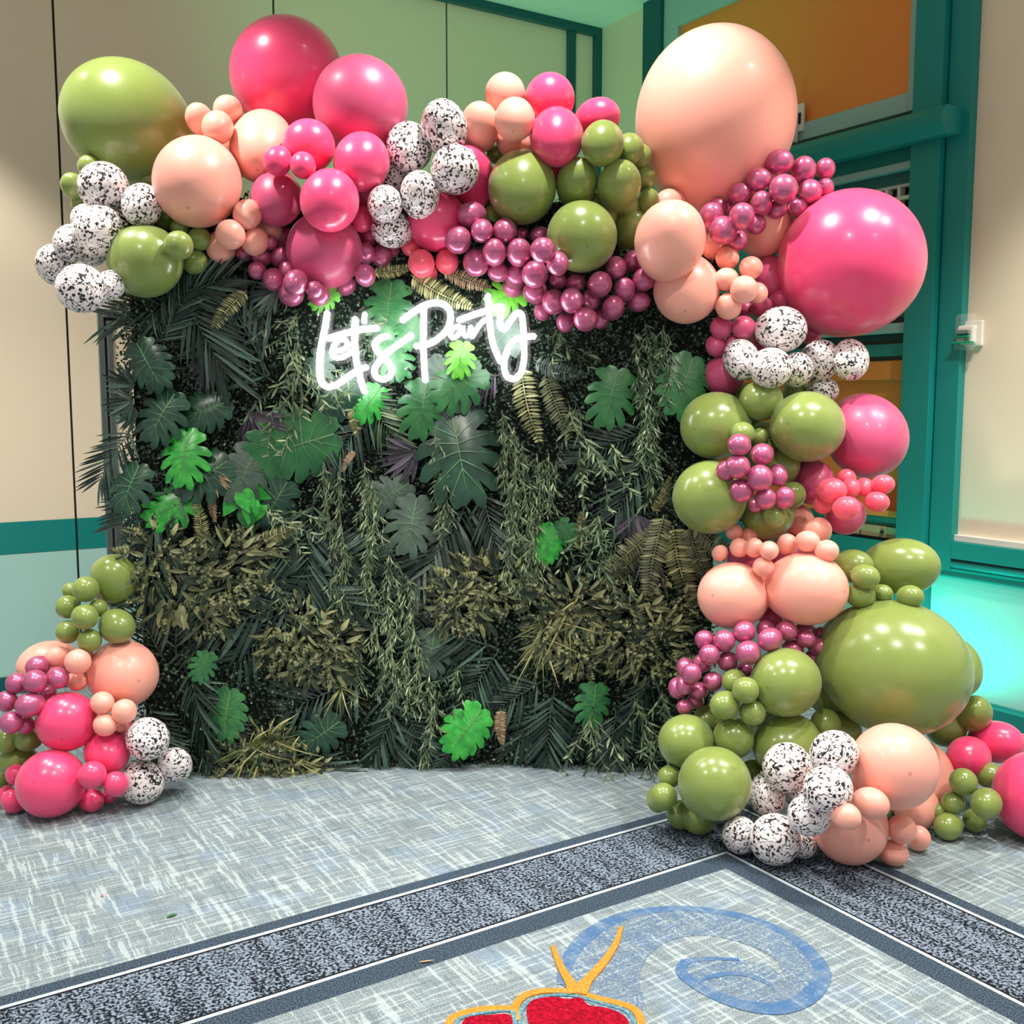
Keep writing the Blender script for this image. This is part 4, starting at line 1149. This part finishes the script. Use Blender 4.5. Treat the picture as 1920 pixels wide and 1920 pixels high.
# ================================================================ balloons
# cluster colour x y rx ry layer(0 back .. 9 front, F = resting on the floor)
DATA = """
a o 238 230 117 111 2
a o 272 490 73 67 2
a d 194 351 47 46 6
a d 266 385 36 42 5
a d 183 433 45 48 6
a d 163 412 29 30 4
a d 134 456 25 36 5
a d 174 472 26 28 4
a d 105 497 36 38 5
a d 152 541 45 46 7
a d 206 535 27 29 4
a o 137 349 20 24 4
a o 167 312 21 21 3
a o 150 383 16 17 3
a o 283 342 22 24 1
a o 312 405 27 27 2
a o 335 460 27 27 6
a o 374 448 23 22 5
a o 366 492 25 22 5
a o 337 427 18 18 3
b p 370 341 81 85 5
b p 492 275 60 72 4
b p 374 223 25 28 5
b p 427 206 27 27 4
b p 408 239 27 32 6
b p 392 268 22 22 3
b p 432 290 32 40 2
b h 538 142 105 105 1
b r 676 197 89 88 2
b h 579 274 50 48 5
b h 678 304 52 57 5
b h 618 376 55 59 7
b r 519 372 48 54 5
b h 521 302 27 29 8
b h 568 310 21 26 7
b h 679 411 20 25 4
b r 686 372 30 34 2
b r 608 470 71 71 4
b p 432 440 28 28 7
b p 464 402 26 29 6
b p 478 453 25 27 5
b p 414 463 28 31 5
b p 506 432 25 25 2
b m 458 474 16 17 4
b m 492 482 19 17 4
b m 482 507 17 17 5
b m 506 455 14 14 2
b m 513 524 18 22 5
b m 554 530 21 25 7
b m 546 550 25 24 5
b m 526 484 15 20 4
b m 538 505 14 17 4
b m 589 543 17 16 6
b m 598 553 21 20 5
b m 647 535 21 19 3
b m 685 516 18 21 5
b m 686 474 16 20 3
b m 716 479 19 22 3
b r 694 440 22 24 1
b r 736 467 14 15 1
b r 530 446 22 22 1
c d 833 240 40 49 5
c d 767 276 41 49 5
c d 853 318 45 46 6
c d 787 365 37 42 5
c d 722 382 33 35 6
c d 735 431 38 32 4
c d 737 332 20 30 2
c h 884 334 43 55 3
c h 820 415 56 57 4
c h 885 275 26 26 2
c k 790 494 25 27 4
c k 838 491 22 23 3
c k 770 461 17 20 2
c k 798 512 22 17 2
d p 947 175 37 38 3
d p 965 224 38 42 6
d p 900 237 31 42 4
d p 965 268 35 30 2
d h 1031 185 47 46 3
d h 1044 257 50 58 6
d h 1120 222 42 36 3
d h 1040 320 26 26 2
d o 1130 269 40 44 7
d o 1180 279 26 30 3
d o 1200 292 18 24 2
d o 1082 343 39 44 5
d o 1161 347 41 45 6
d o 1175 385 24 24 3
d o 1207 334 19 24 3
d o 1216 376 20 22 3
d o 1182 430 28 38 3
d o 979 351 64 71 4
d o 1091 444 66 66 5
d o 930 290 18 18 1
d o 923 400 15 16 2
e m 885 404 28 25 5
e m 904 433 20 23 5
e m 859 450 26 26 5
e m 947 433 23 24 6
e m 927 473 22 25 6
e m 973 473 20 26 6
e m 1018 469 24 24 6
e m 1013 443 20 17 4
e m 980 438 12 12 3
e m 1046 494 18 23 5
e m 893 492 21 27 5
e m 934 510 20 19 4
e m 967 518 17 23 4
e m 1003 514 25 26 6
e m 1046 525 17 17 4
e m 962 540 20 15 3
e m 1004 548 24 22 4
e m 1038 566 18 24 5
e m 1018 583 18 19 3
e m 1072 564 21 24 6
e m 1079 530 19 17 4
e m 1109 561 18 20 4
e m 1125 533 23 24 6
e m 1155 502 20 22 5
e m 1186 490 15 20 4
e m 1171 543 20 22 5
e m 1207 524 22 22 5
e m 1197 565 22 20 4
e m 1150 577 21 23 5
e m 1098 599 23 23 6
e m 1061 604 17 20 4
e m 1125 597 13 20 3
f p 1341 224 149 165 2
f h 1595 493 136 133 4
f p 1256 451 66 72 6
f p 1287 542 62 65 4
f p 1433 424 52 56 2
f p 1338 459 24 27 3
f p 1256 382 30 24 3
f m 1461 304 26 24 5
f m 1506 320 22 26 5
f m 1547 317 19 20 4
f m 1423 337 23 22 5
f m 1469 354 27 27 7
f m 1519 359 22 23 5
f m 1546 354 15 19 4
f m 1498 388 21 17 4
f m 1387 363 21 18 5
f m 1428 381 20 22 6
f m 1391 406 24 25 7
f m 1345 387 17 17 4
f m 1333 406 21 25 5
f m 1366 392 13 14 3
f m 1356 432 26 27 7
f m 1383 451 19 20 5
f m 1417 421 19 19 5
f m 1456 393 19 17 5
f p 1364 484 22 22 5
f p 1408 502 23 21 6
f p 1362 524 24 22 6
f p 1395 543 26 26 7
f p 1421 549 13 20 5
f p 1366 574 25 25 6
f r 1442 518 32 40 2
g r 1428 577 21 21 4
g r 1462 562 20 20 2
g r 1352 614 21 22 5
g r 1394 614 23 22 6
g r 1342 648 19 21 4
g r 1374 644 15 16 4
g r 1397 580 15 15 3
g r 1521 627 20 20 2
g r 1357 704 39 38 3
g d 1465 618 46 43 7
g d 1391 675 33 39 5
g d 1445 690 41 38 7
g d 1494 693 24 33 5
g d 1537 676 37 39 5
g d 1594 675 27 39 5
g d 1543 733 28 24 3
h o 1427 751 43 38 5
h o 1342 798 68 63 5
h o 1514 800 73 66 6
h o 1331 932 70 68 5
h o 1392 813 24 18 6
h o 1424 818 16 16 5
h o 1434 840 20 18 5
h o 1468 870 32 36 3
h o 1486 929 21 26 4
h o 1440 966 52 44 4
h o 1450 969 22 22 5
h o 1493 735 26 26 1
h m 1386 834 23 20 8
h m 1429 852 23 21 8
h m 1383 875 24 23 8
h m 1361 884 15 21 6
h m 1424 896 25 25 9
h m 1458 891 15 21 7
h m 1390 920 23 23 7
h m 1435 935 20 21 8
h m 1417 948 15 14 6
h m 1470 934 17 22 7
h r 1625 818 74 78 3
h r 1525 905 40 42 3
h r 1585 965 38 38 4
h k 1560 920 26 24 7
h k 1587 953 24 23 8
h k 1543 946 18 18 5
h k 1596 914 16 18 6
h k 1621 914 17 18 5
h k 1656 908 20 17 6
h k 1645 941 21 18 6
h k 1587 897 18 18 4
h p 1497 977 29 32 2
h p 1534 995 25 26 5
h p 1514 1015 22 20 7
h p 1550 1033 22 21 6
h p 1476 1021 19 21 5
h p 1442 1032 18 18 7
h p 1414 1027 17 19 6
h p 1386 1027 18 18 5
h p 1376 997 16 16 4
h p 1403 1006 17 17 4
h p 1431 1063 20 19 7
h p 1350 1037 15 16 4
i o 1688 1063 64 54 4
i o 1600 1062 35 32 4
i o 1623 1081 25 20 7
i o 1613 1116 26 22 7
i o 1655 1112 18 15 6
i o 1707 1118 23 17 7
i p 1375 1117 69 63 4
i p 1511 1104 74 68 6
i o 1676 1251 133 126 5
i o 1793 1252 42 52 1
i m 1321 1199 19 18 5
i m 1358 1202 21 21 6
i m 1396 1185 22 21 6
i m 1435 1179 17 16 4
i m 1444 1199 24 21 7
i m 1475 1183 20 19 5
i m 1511 1198 18 16 5
i m 1511 1182 18 16 3
i m 1540 1190 15 15 3
i m 1533 1212 18 16 4
i m 1487 1217 19 16 4
i m 1403 1224 24 23 7
i m 1330 1228 20 20 6
i m 1317 1243 18 18 4
i m 1365 1240 20 19 5
i m 1397 1256 15 15 4
i m 1296 1263 19 20 6
i m 1285 1252 16 18 4
i m 1283 1285 15 17 5
i m 1270 1290 14 19 4
i m 1337 1278 19 18 5
i m 1312 1295 17 15 4
i m 1304 1314 17 15 4
i m 1283 1325 15 14 4
i m 1524 1233 15 15 3
i r 1448 1160 22 22 1
i o 1473 1279 67 64 6
i o 1376 1276 23 19 6
i o 1398 1294 25 25 8
i o 1359 1322 29 26 7
i o 1411 1336 25 24 7
j o 1375 1384 38 39 5
j o 1286 1389 53 49 5
j o 1340 1469 68 68 7
j o 1476 1397 67 60 5
j o 1255 1456 22 21 5
j o 1244 1494 26 26 6
j o 1232 1500 19 22 4
j o 1278 1528 29 27 F
j o 1310 1530 34 34 F
j o 1328 1350 30 24 2
j o 1412 1446 22 22 2
j o 1548 1357 28 28 2
j d 1477 1439 46 47 7
j d 1564 1413 47 43 6
j d 1552 1480 47 45 8
j d 1438 1493 34 37 6
j d 1518 1527 44 38 6
j d 1453 1574 47 50 F
j d 1388 1566 31 38 F
j d 1505 1583 22 29 F
j d 1498 1490 26 26 4
j p 1676 1437 80 80 6
j p 1738 1452 40 55 2
j p 1718 1513 42 42 4
j p 1633 1506 32 28 8
j p 1586 1530 27 25 8
j p 1601 1480 18 18 5
j p 1593 1549 70 70 F2
j p 1691 1555 27 27 6
j p 1721 1572 23 25 F
j p 1675 1599 26 24 F
k o 1825 1338 28 37 3
k o 1773 1362 38 38 3
k h 1869 1391 44 39 5
k h 1816 1420 44 36 5
k h 1950 1493 85 82 F
k h 1922 1402 26 26 3
k o 1806 1466 26 25 7
k o 1855 1454 26 24 7
k o 1849 1506 30 28 8
k o 1787 1504 23 21 6
k o 1828 1538 22 22 F
k o 1778 1549 28 25 F
k o 1759 1521 15 15 4
j o 1575 1370 40 40 1
i o 1560 1300 45 45 1
j o 1640 1500 40 40 1
h o 1400 760 40 40 1
h o 1470 850 45 45 0
i r 1450 1150 30 30 0
j o 1440 1360 35 35 1
h r 1410 1045 48 40 0
h r 1480 1045 46 40 0
h o 1425 840 55 50 0
g r 1440 640 40 40 0
d o 1120 400 40 40 0
l o 219 1090 47 53 3
l o 219 1174 36 32 4
l o 161 1105 25 24 6
l o 132 1107 15 15 4
l o 127 1138 22 22 5
l o 159 1157 26 24 7
l o 184 1140 17 17 5
l o 127 1185 22 22 5
l o 168 1201 23 22 6
l p 230 1263 69 63 4
l p 90 1246 50 44 2
l p 109 1232 22 19 5
l p 146 1241 24 24 7
l p 158 1228 16 16 5
l p 144 1277 20 17 5
l p 192 1318 23 21 7
l p 233 1334 23 23 7
l p 197 1359 23 21 7
l p 226 1359 14 14 5
l m 71 1249 21 17 6
l m 66 1278 22 22 8
l m 108 1271 22 20 7
l m 31 1281 20 20 7
l m 12 1315 20 20 7
l m 56 1322 25 23 8
l m 21 1355 21 21 8
l m 48 1360 17 18 6
l m 89 1299 16 16 5
l h 125 1353 55 55 6
l h 96 1469 62 63 F
l h 200 1411 45 37 5
l h 173 1453 26 25 7
l h 217 1470 23 24 7
l h 172 1500 24 22 F
l h 26 1502 22 24 F
l h 11 1490 13 16 4
l h 31 1453 18 21 5
l r 233 1375 22 22 2
l h 205 1492 13 14 4
l d 277 1385 41 39 6
l d 266 1467 40 42 F
l d 328 1434 28 35 F
l o 12 1390 22 22 5
l o 54 1385 25 22 5
l o 32 1425 32 28 4
l o 4 1450 24 32 3
"""
COLS = {
    'o': ('olive_balloon', 'olive green', latex('olive_latex', srgb(124, 144, 68), 0.27)),
    'p': ('peach_balloon', 'peach', latex('peach_latex', srgb(246, 170, 152), 0.36, coat=0.15, deep=0.04)),
    'h': ('hot_pink_balloon', 'hot pink', latex('hot_pink_latex', srgb(236, 66, 118), 0.30, deep=0.06)),
    'r': ('rose_balloon', 'deep rose', latex('rose_latex', srgb(198, 74, 118), 0.40, coat=0.12)),
    'k': ('coral_balloon', 'coral pink', latex('coral_latex', srgb(246, 88, 112), 0.30)),
    'm': ('mauve_balloon', 'metallic mauve', latex('mauve_chrome_latex', srgb(194, 100, 140), 0.30, metal=0.5, coat=0.3, deep=0.08)),
    'd': ('printed_balloon', 'black-marked white balloon', print_latex()),
}
PLACE = {
    'a': 'at the garland end above the partition door',
    'b': "in the peach and pink bunch over the word Let's",
    'c': 'between the rose and olive bunches over the neon sign',
    'd': 'on the garland crest over the word Party',
    'e': 'in the mauve string draped over the word Party',
    'f': 'on the garland shoulder before the upper orange panel',
    'g': 'below the giant hot pink balloon of the garland column',
    'h': 'halfway down the garland column beside the teal post',
    'i': 'packed round the giant olive balloon of the garland column',
    'j': 'in the garland foot on the dark carpet border',
    'k': 'in the low pile before the aqua dado',
    'l': 'in the floor cluster beside the foliage backdrop and partition',
}
OVER = {
    (618, 376): 'large hot pink balloon directly above the large deep rose balloon over the sign',
    (678, 304): 'large hot pink balloon under the giant deep rose balloon beside black-marked ones',
    (608, 470): "large deep rose balloon hanging lowest over the word Let's",
    (519, 372): 'large deep rose balloon just under two small hot pink balloons',
    (979, 351): 'large olive balloon on the garland crest under the peach balloons',
    (1091, 444): 'large olive balloon resting above the mauve string over the word Party',
    (1688, 1063): 'large olive balloon against the teal post above the giant olive balloon',
    (1473, 1279): 'large olive balloon between the mauve bunch and the giant olive balloon',
    (1286, 1389): 'large olive balloon of the garland foot touching the foliage backdrop',
    (1340, 1469): 'large olive balloon standing foremost among the olive ones of the garland foot',
    (1476, 1397): 'large olive balloon half hidden behind black-marked white balloons of the foot',
    (125, 1353): 'large hot pink balloon below the mauve bunch of the floor cluster',
    (96, 1469): 'large hot pink balloon resting on the carpet under the floor cluster',
    (1342, 798): 'large olive balloon just below the deep rose balloon beside the foliage backdrop',
    (1514, 800): 'large oval olive balloon pressed against the large deep rose balloon',
    (1331, 932): 'large olive balloon touching the pale mauve bunch and drooping fern fronds',
    (1676, 1437): 'large peach balloon directly under the giant olive balloon in the garland foot',
    (1593, 1549): 'large peach balloon resting on the carpet behind black-marked white balloons',
    (370, 341): 'large peach balloon between the giant olive balloon and the large rose one',
    (492, 275): 'large peach balloon tucked under the giant hot pink balloon of the crest',
    (1375, 1117): 'large peach balloon touched by a drooping fern tip of the foliage backdrop',
    (1511, 1104): 'large peach balloon beside the dark olive trio above the giant olive one',
    (1256, 451): 'large peach balloon under the giant peach balloon, beside olive balloons',
    (1287, 542): 'large peach balloon hanging at the foliage backdrop top, under another peach one',
}
def size_word(r):
    return 'giant' if r >= 85 else 'large' if r >= 50 else 'medium' if r >= 31 else 'small'

B = []
for ln in DATA.strip().splitlines():
    c, col, x, y, rx, ry, la = ln.split()
    B.append(dict(c=c, col=col, x=float(x), y=float(y), rx=float(rx), ry=float(ry), la=la))
N = len(B)
X = np.array([b['x'] for b in B]); Y = np.array([b['y'] for b in B])
R = np.array([math.sqrt(b['rx'] * b['ry']) for b in B])
RM = np.array([min(b['rx'], b['ry']) * 0.5 + math.sqrt(b['rx'] * b['ry']) * 0.5 for b in B])
D0 = 4.1
PXM = D0 / F
def base_depth(b):
    if b['c'] == 'l': return 4.30 - 0.0004 * (b['y'] - 1050)
    if b['c'] == 'k': return 4.15
    if b['y'] < 620 and b['c'] != 'g': return 4.22
    return 4.28 - 0.42 * max(0.0, (b['y'] - 620) / 900.0)
limit = np.zeros(N); d = np.zeros(N); fixed = np.zeros(N, bool); lay = np.zeros(N)
for i, b in enumerate(B):
    r = ray(b['x'], b['y'])
    den = b['ry'] / F - r.z
    limit[i] = H / den if den > 0.05 else 99.0
    if b['la'][0] == 'F':
        d[i] = limit[i]; fixed[i] = True; lay[i] = float(b['la'][1:] or 5.5)
    else:
        lay[i] = float(b['la'])
        d[i] = min(base_depth(b) - 0.045 * (lay[i] - 4), limit[i])
    if 232 < b['x'] < 1345 and b['y'] + b['ry'] > (400 if b['x'] < 1170 else 470):
        xx = r.x * d[i]
        limit[i] = min(limit[i], (hedge_y(xx) - 0.07 - R[i] * PXM))
anchor = d.copy()
order = lay * 1000 - R          # front: higher layer, then smaller
pairs = []
for i in range(N):
    for j in range(i + 1, N):
        dist = math.hypot(X[i] - X[j], Y[i] - Y[j])
        rr = RM[i] + RM[j]
        if dist < rr * 0.95:
            k = 0.95 if min(lay[i], lay[j]) > 1 else 0.88
            need = (k * rr) ** 2 - dist * dist
            if need > 0:
                pairs.append((i, j, math.sqrt(need) * PXM) if order[i] < order[j] else (j, i, math.sqrt(need) * PXM))
for it in range(400):
    step = np.zeros(N); cnt = np.zeros(N)
    for bk, fr, need in pairs:
        if fixed[bk] and fixed[fr]:
            continue
        lack = need - (d[bk] - d[fr])
        if fixed[bk] or fixed[fr]:
            if lack > 0:
                if fixed[bk]: step[fr] -= lack; cnt[fr] += 1
                else: step[bk] += lack; cnt[bk] += 1
            continue
        if lack > 0:
            wb, wf = (R[fr], R[bk])
            tot = wb + wf
            step[bk] += lack * wb / tot; cnt[bk] += 1
            step[fr] -= lack * wf / tot; cnt[fr] += 1
    d += np.where(cnt > 0, step / np.maximum(cnt, 1) * 0.8, 0)
    d += (anchor - d) * 0.006 * (~fixed)
    d = np.minimum(d, limit)

def balloon_mesh(name, taper, segs=32, rings=20):
    """surface of revolution: tip at +Z, narrowing to a neck and a rolled lip at -Z"""
    prof = []
    for i in range(rings + 1):
        a = math.pi * i / rings * 0.955
        r = math.sin(a); z = math.cos(a)
        if z < 0:
            z *= 1 + taper * (-z) ** 2.2
            r *= 1 - 0.10 * taper * 4 * (z * z) * 0.25
        prof.append((r, z))
    zn = prof[-1][1]
    prof += [(0.085, zn - 0.035), (0.06, zn - 0.075), (0.055, zn - 0.10), (0.085, zn - 0.125), (0.09, zn - 0.145), (0.05, zn - 0.15)]
    vs = [(0, 0, prof[0][1])]; fs = []
    for r, z in prof[1:]:
        for j in range(segs):
            t = 2 * math.pi * j / segs
            vs.append((r * math.cos(t), r * math.sin(t), z))
    for j in range(segs):
        fs.append((0, 1 + j, 1 + (j + 1) % segs))
    for i in range(len(prof) - 2):
        a, b = 1 + i * segs, 1 + (i + 1) * segs
        for j in range(segs):
            fs.append((a + j, b + j, b + (j + 1) % segs, a + (j + 1) % segs))
    a = 1 + (len(prof) - 2) * segs
    fs.append(tuple(a + j for j in range(segs)))
    me = bpy.data.meshes.new(name)
    me.from_pydata(vs, [], fs); me.shade_smooth(); me.update()
    return me
def knot_mesh():
    vs, fs = [], []
    n, m = 12, 6
    for i in range(n):
        a = 2 * math.pi * i / n
        for j in range(m):
            b = 2 * math.pi * j / m
            rr = 0.075 + 0.045 * math.cos(b)
            vs.append((rr * math.cos(a), rr * math.sin(a), -1.10 + 0.04 * math.sin(b)))
    for i in range(n):
        for j in range(m):
            fs.append((i * m + j, ((i + 1) % n) * m + j, ((i + 1) % n) * m + (j + 1) % m, i * m + (j + 1) % m))
    me = bpy.data.meshes.new('knot'); me.from_pydata(vs, [], fs); me.shade_smooth(); me.update()
    return me
SH = {'s': (0.06, 24, 14), 'b': (0.12, 48, 30)}
meshes = {}
def bmesh_for(col, big):
    k = (col, big)
    if k not in meshes:
        t, sg, rg = SH['b' if big else 's']
        me = balloon_mesh(COLS[col][0], t, sg, rg); me.materials.append(COLS[col][2])
        meshes[k] = me
    return meshes[k]
knots = {}
nb = [Vector((0, 0, 0)) for _ in range(N)]
P3 = [at_depth(B[i]['x'], B[i]['y'], d[i]) for i in range(N)]
for bk, fr, need in pairs:
    v = P3[fr] - P3[bk]
    nb[bk] += v * R[fr]; nb[fr] -= v * R[bk]
CX = {c: float(np.mean([b['x'] for b in B if b['c'] == c])) for c in PLACE}
BR = random.Random(5)
groups = {}
for i, b in enumerate(B):
    name, cword, mat = COLS[b['col']]
    big = R[i] >= 31
    p = at_depth(b['x'], b['y'], d[i])
    s = d[i] / F
    rx, ry = b['rx'] * s, b['ry'] * s
    o = bpy.data.objects.new(name, bmesh_for(b['col'], big))
    COL.objects.link(o)
    # direction of the tip
    q = b['ry'] / b['rx']
    side = BR.uniform(-0.25, 0.25)
    lo_, hi_ = min(rx, ry), max(rx, ry)
    lo_ = max(lo_, hi_ * (0.92 if R[i] < 31 else 0.88 if R[i] < 48 else 0.8))      # a half-hidden balloon is still round
    W = lo_
    L = math.sqrt(max(lo_ * lo_, (hi_ * hi_ - 0.56 * lo_ * lo_) / 0.44))
    if q > 1.04:
        ax = Vector((side, -1.13, -1.0 if nb[i].z > 0 else 1.0))
    elif q < 0.96:
        ax = Vector((-1.0 if nb[i].x + 20 * (CX[b['c']] - b['x']) / 100 > 0 else 1.0, -1.13, side))
    else:
        ax = Vector((BR.gauss(0, 0.4), -1.0, BR.gauss(0.2, 0.4))); W = L = (rx + ry) / 2
    if b['c'] == 'f' and b['rx'] == 149: ax = Vector((0.05, -0.2, 1.0)); W, L = rx, ry
    if b['c'] == 'b' and b['rx'] in (105, 89): ax = Vector((0.05, -0.35, 1.0)); W = L = (rx + ry) / 2
    if b['c'] == 'a' and b['rx'] == 117: ax = Vector((-0.8, -0.4, 0.5)); W, L = ry, rx * 1.03
    if b['la'][0] == 'F': ax.z = abs(ax.z)
    o.rotation_euler = ax.to_track_quat('Z', 'Y').to_euler()
    o.location = p
    o.scale = (W, W, L)
    sw = size_word(R[i])
    lab = ('%s %s %s' if b['col'] == 'd' else '%s %s balloon %s') % (sw, cword, PLACE[b['c']])
    lab = OVER.get((int(b['x']), int(b['y'])), lab)
    groups.setdefault(lab, []).append(o)
    o['category'] = 'balloon'
    o['label'] = lab
    if R[i] >= 31:
        if b['col'] not in knots:
            km = knot_mesh(); km.materials.append(mat); knots[b['col']] = km
        kn = bpy.data.objects.new('knot', knots[b['col']]); COL.objects.link(kn); kn.parent = o
for lab, os_ in groups.items():
    if len(os_) > 1:
        for o in os_: o['group'] = lab.replace(' balloon ', ' balloons ', 1)

# ================================================================ scraps on the carpet
def scrap(name, px, py, L, W, ang, mat, label, cat):
    vs, fs = [], []
    a = math.radians(ang)
    blade(vs, fs, Vector((0, 0, 0.003)), Vector((math.cos(a), math.sin(a), 0)), Vector((0, 0, 1)), L, W, 5, -0.05, 0.3)
    o = mesh_obj(name, vs, fs, mat, None, True)
    o.location = on_floor(px, py)
    return tag(o, label, cat)
scrap('leaf_scrap', 312, 1722, 0.035, 0.007, 40, L_MID, 'tiny green leaf scrap lying alone on the pale carpet', 'leaf')
scrap('leaf_scrap', 785, 1806, 0.045, 0.004, 10, L_TAN, 'tiny dry tan leaf scrap on the dark carpet border edge', 'leaf')
scrap('petal_scrap', 189, 1683, 0.012, 0.004, 70, COLS['h'][2], 'tiny pink rubber scrap on the pale carpet', 'scrap')
